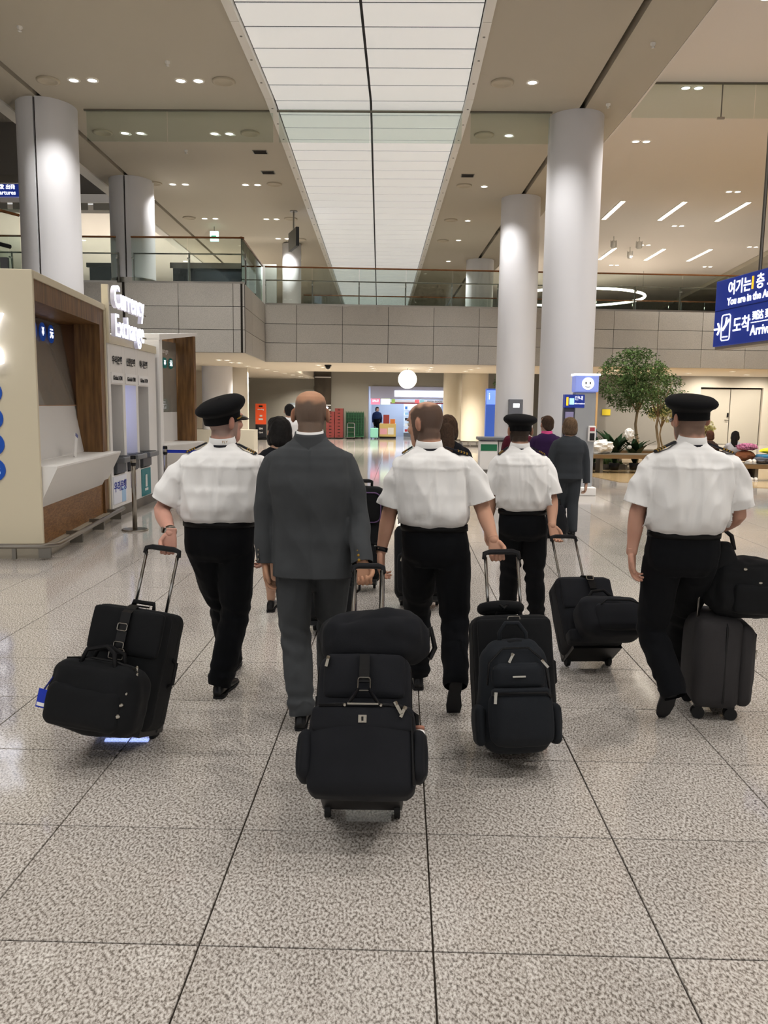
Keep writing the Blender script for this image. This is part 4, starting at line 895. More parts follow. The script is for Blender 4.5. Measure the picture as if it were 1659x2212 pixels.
def lumpy(name, label, cat, loc, r, m, seed, amp=.25):
    bm = bmesh.new(); bmesh.ops.create_icosphere(bm, subdivisions=3, radius=1)
    for v in bm.verts:
        k = 1+amp*noise.noise(v.co*2.2+Vector((seed, 0, 0)))+amp*.5*noise.noise(v.co*5+Vector((seed, 3, 0)))
        v.co = Vector((v.co.x*r[0]*k, v.co.y*r[1]*k, max(v.co.z, -.85)*r[2]*k))
    me = bpy.data.meshes.new(name); bm.to_mesh(me); bm.free(); me.materials.append(m)
    return tag(link(name, me, None, loc), label, cat)
M_PAPER = mat('white_paper', '#e6e3dd', .6, bump=(14, .8, .03))
lumpy('white_bag', 'crumpled white plastic bag on the bench beside the kiosk', 'bag', (5.22, 21.2, .685), (.28, .2, .19), M_PAPER, 1, .35)
lumpy('white_bag', 'small white paper wrapped bundle behind the dark plants', 'bag', (6.0, 21.6, 1.0), (.12, .1, .16), M_PAPER, 5, .3)
for k, (x, y, z) in enumerate(((5.55, 21.68, .72), (6.05, 21.7, .66))):
    lumpy('white_flower', ('white flower head between the dark plants', 'white flower head beside the tree trunk')[k], 'flower', (x, y, z), (.06, .05, .05), M_PAPER, 9+k, .4)
# things on the right-hand bench
BSK = thing('blue_case', 'blue hard case lying on the bench at the frame edge', 'suitcase', (8.78, 19.45, .44))
bevel(MB().box(-.3, .3, -.2, .2, .01, .2).build('shell', mat('case_blue', '#3f7a9e', .4), BSK), .05, 3); MB().box(-.3, .3, -.205, -.2, .09, .11).build('zip_line', M_BLACKPLASTIC, BSK); MB().tube([(-.1, -.2, .13), (-.1, -.24, .13), (.1, -.24, .13), (.1, -.2, .13)], .012, 6).build('handle', M_BLACKPLASTIC, BSK)
lumpy('yellow_bag', 'yellow folded cloth on top of the blue case', 'cloth', (8.8, 19.5, .72), (.28, .18, .07), mat('cloth_yellow', '#d8cc3a', .7), 3, .2)
lumpy('pink_coat', 'pink patterned coat spread on the back of the bench', 'coat', (8.3, 19.7, .80), (.26, .15, .09), mat('cloth_pink', '#c47a9a', .8, mottle=(30, '#6b3a52', .1)), 4, .2)
lumpy('brown_bag', 'brown leather bag on the bench under the pink coat', 'bag', (8.28, 19.72, .58), (.24, .16, .14), mat('leather_brown', '#7a4a30', .5), 14, .1)
lumpy('grey_bag', 'dark grey soft bag in front of the blue case', 'bag', (8.5, 19.3, .51), (.22, .13, .075), mat('cloth_grey', '#5a5a60', .8), 6, .25)
def shoe_small(x, y, z, label, m):
    t = thing('sneaker', label, 'shoe', (x, y, z), 0, 'white sneakers')
    rs = []
    for u, w, h in ((-.12, .02, .03), (-.11, .035, .085), (-.06, .038, .09), (0, .04, .075), (.06, .045, .05), (.11, .04, .035), (.13, .015, .02)):
        rs.append([Vector((w*math.cos(a), u, .012+max(0, h*.5+h*.5*math.sin(a)))) for a in [2*PI*i/12 for i in range(12)]])
    MB().rings(rs).build('upper', m, t, True); MB().slab([(-.035, -.12), (.035, -.12), (.045, .06), (.03, .13), (-.03, .13), (-.045, .06)], 0, .018).build('sole', M_WHITE, t)
for k, (x, y, z, l) in enumerate(((8.24, 19.25, .012, 'left white sneaker on the floor under the edge bench'), (8.34, 19.25, .012, 'right white sneaker on the floor under the edge bench'), (8.20, 19.30, .435, 'left white sneaker standing on the edge bench'), (8.31, 19.33, .435, 'right white sneaker standing on the edge bench'))):
    shoe_small(x, y, z, l, mat('sneaker_white', '#e4dfd6', .6))
# lit shops far right behind the tree
FS = thing('far_shop', 'distant lit shop front with blue and pink screens behind the leafy tree', 'shopfront', (8.05, 37.2, 0))
MB().box(-.9, .7, .3, .5, 0, 3.0).build('back_wall', mat('far_shop_wall', '#4a4c5c', .5), FS)
for x0, x1, z0, z1, c, e in ((-.9, -.35, 1.7, 2.6, '#1d4aa0', 1.0), (-.3, .5, 1.9, 2.5, '#e86a8a', 1.2), (-.1, .65, 1.75, 2.1, '#8fc8ff', 1.6), (-.85, -.4, .7, 1.5, '#2a3a8c', .5), (.1, .4, .5, 1.4, '#c8b8e8', .7)):
    MB().box(x0, x1, .2, .3, z0, z1).build('screen', mat('far_screen_%s' % c[1:], c, .5, emit=c, estr=e), FS)
MB().box(-.9, .8, -.1, .3, 0, .75).build('counter', mat('far_counter', '#5b6a7c', .5), FS); text('?', .4, M_SIGNWHITE, FS, Matrix(((1, 0, 0, -.6), (0, 0, -1, .195), (0, 1, 0, 2.2), (0, 0, 0, 1))), .001, name='lettering')
MB().box(.72, .8, 0, .3, 0, 3).build('timber_post', mat('post_wood', '#a98a60', .5), FS)
tag(MB().box(0, .38, 0, .02, 0, .28).build('yellow_notice', mat('notice_yellow', '#d8c23a', .5), None, loc=(9.25, 37.96, 1.35)), 'small yellow notice on the grey wall behind the trees', 'notice')
# ================================================================== LUGGAGE
def fabric(name, c, rough=.8, scale=420, c2=None):
    return mat(name, c, rough, bump=(scale, .35, .002), sheen=.02, spec=.3, mottle=(5, c2, .3) if c2 else None)
M_FAB = fabric('black_nylon', '#0e0f11', .7, c2='#151618'); M_FAB2 = fabric('black_canvas', '#131417', .75, c2='#1c1d21'); M_FAB3 = fabric('navy_black_nylon', '#17191d', .75, c2='#1f2226'); M_FABG = fabric('charcoal_weave', '#2f2d2e', .8, c2='#383637')
M_ZIP = mat('zip_tape', '#0c0c0e', .45); M_PULL = mat('zip_pull', '#b9b4aa', .25, 1); M_RUBBER = mat('rubber', '#0e0e10', .6); M_GRIP = mat('grip_plastic', '#17171a', .5); M_ROD = mat('handle_rod', '#b8b6b2', .22, 1)
def soft_mesh(name, w, d, h, r, m, bulge=.0, amp=0.0, seed=0, n=14, taper=1.0, sag=0.0):
    """soft rounded box, x centred, y centred, z from 0 to h"""
    bm = bmesh.new(); bmesh.ops.create_cube(bm, size=2); bmesh.ops.subdivide_edges(bm, edges=bm.edges, cuts=n, use_grid_fill=True)
    hw, hd, hh = w/2, d/2, h/2
    for v in bm.verts:
        c = v.co.copy(); p = Vector((c.x*hw, c.y*hd, c.z*hh))
        q = Vector((max(-hw+r, min(hw-r, p.x)), max(-hd+r, min(hd-r, p.y)), max(-hh+r, min(hh-r, p.z))))
        e = p-q
        if e.length > 1e-9:
            p = q+e.normalized()*r
        f = (1-c.x*c.x)*(1-c.z*c.z); p.y += bulge*f*(1 if c.y > 0 else -1)*abs(c.y)
        g = (1-c.y*c.y)*(1-c.z*c.z); p.x += bulge*.6*g*(1 if c.x > 0 else -1)*abs(c.x)
        f = (1-c.x*c.x)*(1-c.y*c.y); p.z += bulge*.5*f*(c.z)
        k = (c.z+1)/2; s = 1+(taper-1)*k; p.x *= s; p.y *= s
        if sag: p.z -= sag*(1-c.x*c.x)*max(0, c.z)
        if amp:
            o = Vector((seed*3.1, seed*1.7, 0)); nn = noise.noise(p*7+o)*.6+noise.noise(p*16+o)*.4
            p += e.normalized()*nn*amp if e.length > 1e-9 else p.normalized()*nn*amp
        v.co = p+Vector((0, 0, hh))
    me = bpy.data.meshes.new(name); bm.to_mesh(me); bm.free(); me.materials.append(m)
    for p in me.polygons: p.use_smooth = True
    return me
def soft(name, parent, loc, w, d, h, r, m, rot=None, **k):
    return link(name, soft_mesh(name, w, d, h, r, m, **k), parent, loc, rot)
def rect_path(x0, x1, z0, z1, y, r=.03, n=4):
    pts = []
    for cx, cz, a0 in ((x1-r, z1-r, 0), (x0+r, z1-r, PI/2), (x0+r, z0+r, PI), (x1-r, z0+r, 1.5*PI)):
        for i in range(n+1):
            a = a0+PI/2*i/n; pts.append((cx+r*math.cos(a), y, cz+r*math.sin(a)))
    return pts
def puller(parent, loc, rot=0, s=1.0):
    o = MB().box(-.006*s, .006*s, -.004, .004, -.035*s, 0).lathe([(.009*s, 0), (.009*s, .012*s)], 8).build('zip_pull', M_PULL, parent, loc=loc, rot=(0, rot, 0)); return o
def case_matrix(Wc, Hc, xdir):
    Wc, Hc = Vector(Wc), Vector(Hc); u = (Hc-Wc).normalized(); x = Vector(xdir); x = (x-u*x.dot(u)).normalized(); y = u.cross(x)
    m = Matrix((x, y, u)).transposed().to_4x4(); m.translation = Wc; return m
def roller(label, Wc, Hc, xdir, W=.36, D=.24, Hb=.56, hw=.075, rod=None, pockets=2, m=M_FAB, grip_w=None, name='rolling_suitcase', taper=1.0, silver=True, grp='rolling suitcases', rodr=.0085):
    M = case_matrix(Wc, Hc, xdir); t = thing(name, label, 'suitcase', M=M, group=grp)
    HL = (Vector(Hc)-Vector(Wc)).length; R3 = M.to_3x3().inverted()
    soft('body', t, (0, -D/2-.005, .05), W, D, Hb, .045, m, bulge=.012, amp=.004, seed=1, taper=taper)
    MB().tube(rect_path(-W/2-.002, W/2+.002, .06, .04+Hb, -D*.38, .05), .006, 6, closed=True).build('piping', M_ZIP, t, True)
    MB().tube(rect_path(-W/2-.002, W/2+.002, .06, .04+Hb, -D*.80, .05), .006, 6, closed=True).build('piping', M_ZIP, t, True)
    if pockets:
        p = soft('front_pocket', t, (0, -D-.012, .08), W*.9, .07, Hb*.55, .03, m, bulge=.01, amp=.003, seed=3)
        MB().tube([(-W*.40, -D-.05, .08+Hb*.5), (-W*.3, -D-.054, .08+Hb*.52), (W*.3, -D-.054, .08+Hb*.52), (W*.40, -D-.05, .08+Hb*.5)], .006, 6).build('zip', M_ZIP, p, True).location = -Vector(p.location)
        puller(t, (-W*.36, -D-.058, .07+Hb*.5), .3)
    if pockets > 1:
        p = soft('upper_pocket', t, (0, -D-.004, .10+Hb*.56), W*.86, .05, Hb*.34, .022, m, bulge=.008, amp=.003, seed=5)
        puller(t, (-W*.40, -D-.04, .1+Hb*.84), .2)
    MB().tube([(-.06, -D*.5, .05+Hb), (-.055, -D*.5, .085+Hb), (.055, -D*.5, .085+Hb), (.06, -D*.5, .05+Hb)], .011, 8).build('top_handle', M_RUBBER, t, True)
    MB().tube([(W/2, -D*.45, .27), (W/2+.03, -D*.45, .29), (W/2+.03, -D*.45, .39), (W/2, -D*.45, .41)], .010, 8).build('side_handle', M_RUBBER, t, True)
    for s in (-1, 1):
        MB().tube([(s*hw, -.03, .05+Hb-.02), (s*hw, -.03, HL-.02)], rodr, 12).build('handle_rod', M_ROD, t, True)
        c = R3 @ Vector((0, 0, .036))
        o = MB().tube([(s*(W/2-.05)-.012, 0, 0), (s*(W/2-.05)+.012, 0, 0)], .036, 16).build('wheel', M_RUBBER, t, loc=(c.x, c.y, c.z)); smooth_by_angle(o.data)
        bevel(MB().box(s*(W/2-.05)-.024, s*(W/2-.05)+.024, -.05, .03, .035, .12).build('wheel_housing', M_BLACKPLASTIC, t), .01)
    gw = grip_w or hw
    o = MB().tube([(-gw-.008, -.03, HL-.03), (-gw-.004, -.03, HL), (-gw*.7, -.03, HL+.008), (gw*.7, -.03, HL+.008), (gw+.004, -.03, HL), (gw+.008, -.03, HL-.03)], [.011, .013, .0145, .0145, .013, .011], 10).build('grip', M_GRIP, t, True)
    MB().box(-W*.42, W*.42, -D*.98, -.01, .025, .055).build('base_plate', M_BLACKPLASTIC, t)
    MB().tube([(-W*.28, -D-.002, .075), (-W*.24, -D-.04, .07), (W*.24, -D-.04, .07), (W*.28, -D-.002, .075)], .009, 8).build('bottom_handle', M_RUBBER, t, True)
    return t
def strap(parent, pts, w, m=M_ZIP, th=.004, name='strap'):
    """flat webbing along pts (local), width along x"""
    rs = []
    for i, p in enumerate(pts):
        p = Vector(p); t = (Vector(pts[min(i+1, len(pts)-1)])-Vector(pts[max(i-1, 0)])).normalized(); s = Vector((1, 0, 0)); s = (s-t*s.dot(t)).normalized(); n = t.cross(s)*th
        rs.append([p-s*w/2-n, p+s*w/2-n, p+s*w/2+n, p-s*w/2+n])
    return MB().rings(rs).build(name, m, parent)
def buckle(parent, loc, w=.05, h=.035, m=M_STEEL):
    return MB().tube(rect_path(-w/2, w/2, -h/2, h/2, 0, .008, 2), .0035, 6, closed=True).build('buckle', m, parent, True, loc)

# ---- centre trolley (grey suit man)
C = roller('black rolling suitcase with strap and stacked bags pulled by the man in the grey suit', (-.137, 3.14, 0), (-.150, 3.86, .885), (1, .02, 0), .385, .25, .56, .066, pockets=2, m=M_FAB2, rodr=.0125)
for o in [x for x in C.children if x.name.startswith('handle_rod')]: o.scale = (1.0, 1.0, 1.0)
strap(C, [(.0, -.12, .625), (.0, -.2, .62), (.0, -.30, .585), (.0, -.315, .52), (0, -.32, .46)], .042)
buckle(C, (0, -.328, .45), .05, .055, M_STEELD)
for s in (-1, 1): MB().tube([(s*.022, -.325, .43), (s*.06, -.36, .36), (s*.10, -.40, .30)], .008, 6).build('hook_strap', M_ZIP, C, True)
MB().box(-.205, -.185, -.2, -.17, .3, .44).build('hanging_tag', M_ZIP, C)
MC = C.matrix_world
FB = thing('front_bag', 'square black briefcase bag with metal badge hooked on the centre suitcase', 'bag', M=MC @ Matrix.Translation((.0, -.335, .0)))
soft('body', FB, (0, -.02, 0), .40, .14, .335, .035, M_FAB2, bulge=.02, amp=.004, seed=9)
soft('flap', FB, (0, -.075, .225), .385, .05, .105, .02, M_FAB2, bulge=.01, amp=.002, seed=2)
for s in (-1, 1):
    soft('side_pocket', FB, (s*.215, -.02, .06), .06, .12, .18, .026, M_FAB2, bulge=.014, amp=.006, seed=4+s)
    MB().ball((s*.07, -.105, .325), .008, 8, 6).build('rivet', M_PULL, FB, True)
MB().box(-.016, .016, -.112, -.104, .255, .285).build('metal_badge', M_PULL, FB); MB().box(-.004, .004, -.114, -.112, .262, .278).build('badge_mark', M_ZIP, FB)
MB().tube([(-.17, -.10, .325), (.10, -.10, .33), (.155, -.10, .32), (.19, -.09, .285), (.195, -.085, .03)], .006, 6).build('zip', M_ZIP, FB, True); puller(FB, (.13, -.112, .325), -.5, 1.1); puller(FB, (.16, -.108, .31), .4)
MB().box(-.06, .06, -.113, -.105, .325, .332).build('zip_glint', M_STEEL, FB)
CAN = thing('drink_can', 'small white bottle cap in the side pocket of the square bag', 'bottle', M=FB.matrix_world @ Matrix.Translation((.222, -.02, .17)))
MB().lathe([(.022, 0), (.022, .075), (.018, .085)], 14).build('bottle', M_WHITE, CAN, True); MB().lathe([(.02, .085), (.02, .1), (.0, .101)], 14).build('cap', mat('cap_brown', '#9a6a58', .5), CAN, True)
SK = thing('soft_sack', 'slouching black cloth bag laid over the handle of the centre suitcase', 'bag', (-.095, 3.46, .535), .12)
SK.rotation_euler = (-.25, -.06, .08)
soft('body', SK, (0, 0, 0), .46, .25, .235, .09, M_FAB2, bulge=.02, amp=.03, seed=12, n=20)
MB().tube([(.2, .06, .12), (.26, .08, .15), (.27, .06, .06), (.24, .02, .02)], .012, 7).build('carry_loop', M_ZIP, SK, True); soft('side_lump', SK, (.205, .04, .09), .09, .09, .07, .03, M_FAB, amp=.012, seed=7)
# ---- left trolley
Lr = roller('black rolling suitcase with duffel strapped on, pulled by the capped pilot at the booth side', (-1.375, 3.92, 0), (-1.245, 4.21, .90), (1, -.14, 0), .40, .24, .58, .088, pockets=0, m=M_FAB)
soft('lid_panel', Lr, (0, -.25, .40), .37, .04, .22, .018, M_FAB, bulge=.006, amp=.003, seed=2)
strap(Lr, [(0, -.1, .645), (0, -.22, .64), (0, -.285, .60), (0, -.29, .5), (0, -.29, .40)], .05); buckle(Lr, (0, -.30, .53)); buckle(Lr, (0, -.30, .44)); buckle(Lr, (0, -.305, .40), .075, .05)
DF = thing('duffel_bag', 'black duffel bag with blue luggage tag on the booth side trolley', 'bag', M=Lr.matrix_world @ Matrix.Translation((-.015, -.36, .035)))
soft('body', DF, (0, 0, 0), .43, .22, .315, .07, M_FAB, bulge=.025, amp=.018, seed=21, n=18)
soft('front_pouch', DF, (-.01, -.10, .02), .36, .08, .19, .035, M_FAB, bulge=.015, amp=.01, seed=22)
MB().tube([(-.17, -.05, .315), (-.05, -.06, .335), (.08, -.06, .335), (.18, -.05, .31)], .006, 6).build('zip', M_ZIP, DF, True)
for s in (-1, 1): MB().tube([(-.09, s*.05-.02, .30), (-.07, s*.05-.02, .37), (.0, s*.02, .395), (.07, s*.05-.02, .37), (.09, s*.05-.02, .30)], .011, 7).build('carry_handle', M_RUBBER, DF, True)
for k, (x, y, z, s) in enumerate(((.175, -.03, .315, 1), (.19, -.05, .29, .8), (.185, -.06, .25, 1.1), (.175, -.10, .2, 1), (.17, -.112, .15, 1), (.165, -.118, .1, 1.2))):
    o = MB().ball((0, 0, 0), (.010*s, .006, .016*s), 8, 6).build('metal_fitting', M_PULL, DF, True, (x, y, z), (0, .3*k, 0))
tg = MB().box(-.024, .024, -.003, .003, -.085, 0).build('luggage_tag', mat('tag_blue', '#1230a8', .45), DF, loc=(-.222, -.10, .16), rot=(.1, .05, 0)); MB().box(-.02, .02, -.0045, -.003, -.078, -.062).build('tag_label', M_WHITE, tg); MB().tube([(0, 0, 0), (.01, .01, .03), (.02, .02, .06)], .004, 5).build('tag_strap', mat('tag_strap', '#16226a', .6), tg)
LEDB = MB().box(-.12, .12, -.03, -.01, .018, .024).build('light_strip', mat('wheel_glow', '#dfe6ff', .4, emit='#9fb4ff', estr=6), Lr)
# ---- third trolley
T3 = roller('black rolling suitcase with backpack strapped on, pulled by the bareheaded pilot', (.575, 3.93, 0), (.533, 4.245, .905), (1, .06, 0), .385, .24, .57, .085, pockets=0, m=M_FAB)
buckle(T3, (0, -.26, .585), .06, .05); soft('lid_panel', T3, (0, -.25, .36), .36, .035, .24, .016, M_FAB, amp=.003, seed=2)
BP = thing('backpack', 'dark navy backpack with top loop handle hanging on the third suitcase', 'backpack', M=T3.matrix_world @ Matrix.Translation((-.035, -.345, -.015)))
soft('body', BP, (0, 0, 0), .35, .19, .50, .085, M_FAB3, bulge=.03, amp=.008, seed=31, n=20, taper=.82)
soft('front_pocket', BP, (.005, -.10, .03), .28, .08, .235, .038, M_FAB3, bulge=.016, amp=.005, seed=32)
soft('upper_pocket', BP, (.005, -.085, .275), .235, .07, .12, .033, M_FAB3, bulge=.012, amp=.004, seed=33)
soft('pocket_flap', BP, (.005, -.118, .245), .265, .045, .04, .016, M_FAB3, amp=.002, seed=34)
for s in (-1, 1): soft('side_pocket', BP, (s*.175, -.01, .03), .05, .14, .18, .024, M_FAB3, bulge=.01, amp=.006, seed=35+s)
MB().tube([(-.055, .0, .47), (-.06, -.02, .54), (-.03, -.03, .585), (.03, -.03, .585), (.065, -.02, .54), (.07, -.01, .46)], .011, 8).build('loop_handle', M_FAB3, BP, True)
soft('strap_bundle', BP, (.01, -.02, .41), .10, .06, .1, .025, M_FAB, amp=.006, seed=38)
MB().tube([(-.14, -.09, .30), (-.13, -.105, .40), (-.06, -.09, .465), (.06, -.09, .465), (.13, -.105, .40), (.145, -.09, .28)], .005, 6).build('zip', M_ZIP, BP, True)
MB().tube([(-.11, -.145, .262), (.12, -.145, .262), (.145, -.125, .24)], .005, 6).build('zip', M_ZIP, BP, True); puller(BP, (-.115, -.15, .255), .1, 1.1); puller(BP, (.12, -.11, .40), -.7); puller(BP, (-.02, -.1, .43), .5)
MB().box(-.03, .03, -.139, -.134, .331, .339).build('name_plate', M_PULL, BP)
NP = thing('neck_pillow', 'black ring shaped neck pillow on top of the third suitcase', 'pillow', M=T3.matrix_world @ Matrix.Translation((-.03, -.085, .665)) @ Matrix.Rotation(-.12, 4, 'X'))
MB().tube([(.095*math.cos(a), .07*math.sin(a), 0) for a in [2*PI*i/28 for i in range(28)]], .027, 12, closed=True).build('ring_cushion', M_FAB, NP, True); MB().tube([(-.02, -.09, 0), (0, -.1, -.02), (.02, -.09, 0)], .008, 6).build('snap_strap', M_ZIP, NP, True)
# ---- fourth trolley
T4 = roller('black rolling suitcase with soft bag on it, pulled by the far capped pilot', (1.245, 5.18, 0), (1.17, 5.80, .735), (1, .16, 0), .38, .23, .50, .085, pockets=0, m=M_FAB2)
strap(T4, [(.02, -.1, .565), (.02, -.2, .56), (.03, -.27, .52), (.03, -.28, .42)], .045); buckle(T4, (.02, -.285, .5), .045, .03, M_PULL)
soft('lid_panel', T4, (0, -.235, .3), .35, .035, .22, .016, M_FAB2, amp=.003, seed=2)
B4 = thing('shoulder_bag', 'black soft shoulder bag strapped to the fourth suitcase', 'bag', M=T4.matrix_world @ Matrix.Translation((.06, -.34, .04)))
soft('body', B4, (0, 0, 0), .40, .21, .26, .06, M_FAB2, bulge=.02, amp=.01, seed=41, n=18); soft('front_pocket', B4, (.03, -.10, .02), .3, .07, .17, .03, M_FAB2, bulge=.012, amp=.006, seed=42)
MB().tube([(-.09, -.135, .17), (-.05, -.14, .2), (.1, -.14, .2), (.17, -.13, .18)], .005, 6).build('zip', M_ZIP, B4, True); MB().tube([(-.12, -.02, .26), (-.08, -.02, .32), (.0, -.02, .33), (.06, -.02, .26)], .011, 7).build('carry_handle', M_RUBBER, B4, True)
soft('base_pouch', T4, (-.02, -.26, .04), .36, .10, .09, .025, M_FAB2, amp=.004, seed=8); MB().box(-.13, -.10, -.315, -.31, .06, .068).build('metal_plate', M_PULL, T4)
# ---- upright spinner (far right pilot)
SP = thing('spinner_suitcase', 'upright charcoal four wheeled suitcase beside the capped pilot at the frame edge', 'suitcase', (1.748, 4.43, 0), PI/2-.12, 'rolling suitcases')
soft('body', SP, (0, 0, .065), .36, .245, .50, .05, M_FABG, bulge=.012, amp=.003, seed=51)
soft('front_pocket', SP, (0, -.145, .08), .33, .09, .44, .04, M_FABG, bulge=.02, amp=.005, seed=52); MB().tube(rect_path(-.182, .182, .075, .555, -.03, .05), .006, 6, closed=True).build('piping', M_ZIP, SP, True)
MB().tube([(-.12, -.19, .35), (-.12, -.195, .48), (.12, -.195, .48), (.12, -.19, .35)], .005, 6).build('zip', M_ZIP, SP, True); puller(SP, (-.12, -.2, .38))
for a in (-1, 1):
    for b in (-1, 1):
        o = MB().tube([(a*.13-.022, b*.085, .034), (a*.13-.006, b*.085, .034)], .034, 14).build('wheel', M_RUBBER, SP); smooth_by_angle(o.data)
        o = MB().tube([(a*.13+.006, b*.085, .034), (a*.13+.022, b*.085, .034)], .034, 14).build('wheel', M_RUBBER, SP); smooth_by_angle(o.data)
        bevel(MB().box(a*.13-.02, a*.13+.02, b*.085-.02, b*.085+.02, .045, .085).build('caster_fork', M_BLACKPLASTIC, SP), .006)
for s in (-1, 1): MB().tube([(s*.08, .10, .55), (s*.08, .10, .98)], .0085, 10).build('handle_rod', M_ROD, SP, True)
MB().tube([(-.09, .10, .965), (-.08, .10, .995), (.08, .10, .995), (.09, .10, .965)], .0135, 10).build('grip', M_GRIP, SP, True); MB().tube([(-.06, -.0, .565), (-.05, 0, .59), (.05, 0, .59), (.06, 0, .565)], .01, 8).build('top_handle', M_RUBBER, SP, True)
TB = thing('tote_bag', 'black bulging tote bag riding on the upright suitcase at the frame edge', 'bag', (1.86, 4.36, .578), -.15)
soft('body', TB, (.02, 0, 0), .44, .26, .30, .10, M_FAB, bulge=.03, amp=.03, seed=61, n=20, taper=.75); soft('front_pouch', TB, (.07, -.12, .03), .28, .08, .16, .035, M_FAB, amp=.012, seed=62)
soft('top_gather', TB, (-.10, .0, .22), .17, .16, .17, .06, M_FAB, amp=.02, seed=63, taper=.6)
for k, (x, z) in enumerate(((-.02, .27), (.06, .2), (.12, .17))): MB().ball((0, 0, 0), (.012, .005, .008), 8, 6).build('metal_fitting', M_PULL, TB, True, (x, -.135+.02*k*0, z))
MB().tube([(-.12, 0, .34), (-.14, .02, .42), (-.11, .03, .46), (-.06, .03, .42), (-.05, 0, .35)], .012, 8).build('carry_handle', M_RUBBER, TB, True)
# ---- half hidden luggage of the group ahead
H1 = roller('black suitcase glimpsed between the legs of the grey suit man', (-.50, 5.92, 0), (-.52, 6.2, .85), (1, 0, 0), .36, .22, .42, .08, pockets=1, m=M_FAB)
H2 = roller('tall black suitcase behind the bareheaded pilot', (.17, 6.72, 0), (.15, 7.05, .98), (1, 0, 0), .40, .25, .60, .09, pockets=1, m=M_FAB)
H3 = roller('black suitcase beyond the grey suit man, under a purple trimmed bag', (-.36, 7.35, 0), (-.36, 7.7, .95), (1, 0, 0), .36, .22, .56, .08, pockets=1, m=M_FAB)
PBG = thing('carry_bag', 'black carry bag with purple piping on the suitcase beyond the grey suit', 'bag', (-.32, 7.42, .57)); soft('body', PBG, (0, 0, 0), .36, .22, .36, .08, M_FAB, bulge=.02, amp=.012, seed=71)
MB().tube(rect_path(-.14, .14, .05, .32, -.115, .06), .006, 6, closed=True).build('piping', mat('piping_purple', '#5a4468', .6), PBG, True); MB().tube([(-.06, 0, .35), (-.05, 0, .41), (.05, 0, .41), (.06, 0, .35)], .011, 7).build('carry_handle', M_RUBBER, PBG, True)
HB = thing('hand_luggage', 'slack dark bag standing behind the woman in the grey trouser suit', 'bag', (2.02, 10.45, 0), .2); soft('body', HB, (0, 0, 0), .30, .22, .42, .09, M_FAB2, bulge=.02, amp=.03, seed=81, taper=.7); MB().tube([(-.06, 0, .4), (-.04, 0, .5), (.04, 0, .5), (.06, 0, .4)], .011, 7).build('carry_handle', M_RUBBER, HB, True)
# ================================================================== PEOPLE
M_SKIN = mat('skin', None, .5, attr='col', spec=.35, bump=(180, .12, .002))
M_SKIN.node_tree.nodes['Principled BSDF'].inputs['Subsurface Weight'].default_value = .08
M_SKIN.node_tree.nodes['Principled BSDF'].inputs['Subsurface Radius'].default_value = (.012, .005, .003)
def cloth(name, c, scale=500, rough=.85, sheen=.1, c2=None): return mat(name, c, rough, bump=(scale, .25, .0015), sheen=sheen*.25, spec=.2, mottle=(6, c2, .3) if c2 else None)
M_SHIRT = cloth('white_shirt', '#e6e4e2', 700, .8, .05)
M_TROU = cloth('black_trousers', '#0f1013', 600, .85, .06)
M_SUIT = cloth('grey_suit', '#3d3f41', 650, .85, .12, '#454749')
M_SUITD = cloth('dark_grey_suit', '#36393d', 600, .85, .12)
M_CAP = cloth('cap_cloth', '#0d0d0f', 400, .8, .1)
M_SHOE = mat('shoe_leather', '#121214', .32, spec=.5); M_SOLE = mat('shoe_sole', '#1a1a1c', .7)
M_GOLD = mat('gold_braid', '#b08a3c', .4, .6); M_LAN = mat('lanyard', '#10121c', .6); M_BELT = mat('belt_leather', '#08080a', .5, spec=.3)
def hairmat(name, c, c2): return mat(name, c, .55, mottle=(60, c2, .2), bump=(160, .6, .004), spec=.4)

def ring_pts(c, ax, ay, rx, ry, n=20, e=2.0):
    out = []
    for i in range(n):
        a = 2*PI*i/n; ca, sa = math.cos(a), math.sin(a)
        x = math.copysign(abs(ca)**(2/e), ca); y = math.copysign(abs(sa)**(2/e), sa)
        out.append(c+ax*(rx*x)+ay*(ry*y))
    return out
def limb(mb, pts, radii, n=14, sub=5, flat=1.0):
    """rounded tapering limb through pts; Catmull-Rom between joints"""
    P = [Vector(p) for p in pts]; Q = []; Rr = []
    for i in range(len(P)-1):
        p0 = P[i-1] if i else P[0]*2-P[1]; p3 = P[i+2] if i+2 < len(P) else P[i+1]*2-P[i]
        for k in range(sub):
            u = k/sub; a, b = P[i], P[i+1]
            q = .5*((2*a)+(b-p0)*u+(2*p0-5*a+4*b-p3)*u*u+(-p0+3*a-3*b+p3)*u**3)
            Q.append(q.lerp(a.lerp(b, u), .55)); s = u*u*(3-2*u); Rr.append(radii[i]*(1-s)+radii[i+1]*s)
    Q.append(P[-1]); Rr.append(radii[-1])
    t0 = (Q[1]-Q[0]).normalized(); t1 = (Q[-1]-Q[-2]).normalized()
    Q = [Q[0]-t0*Rr[0]*.75, Q[0]-t0*Rr[0]*.4]+Q+[Q[-1]+t1*Rr[-1]*.4, Q[-1]+t1*Rr[-1]*.75]; Rr = [Rr[0]*.45, Rr[0]*.85]+Rr+[Rr[-1]*.85, Rr[-1]*.45]
    return mb.tube(Q, Rr, n)
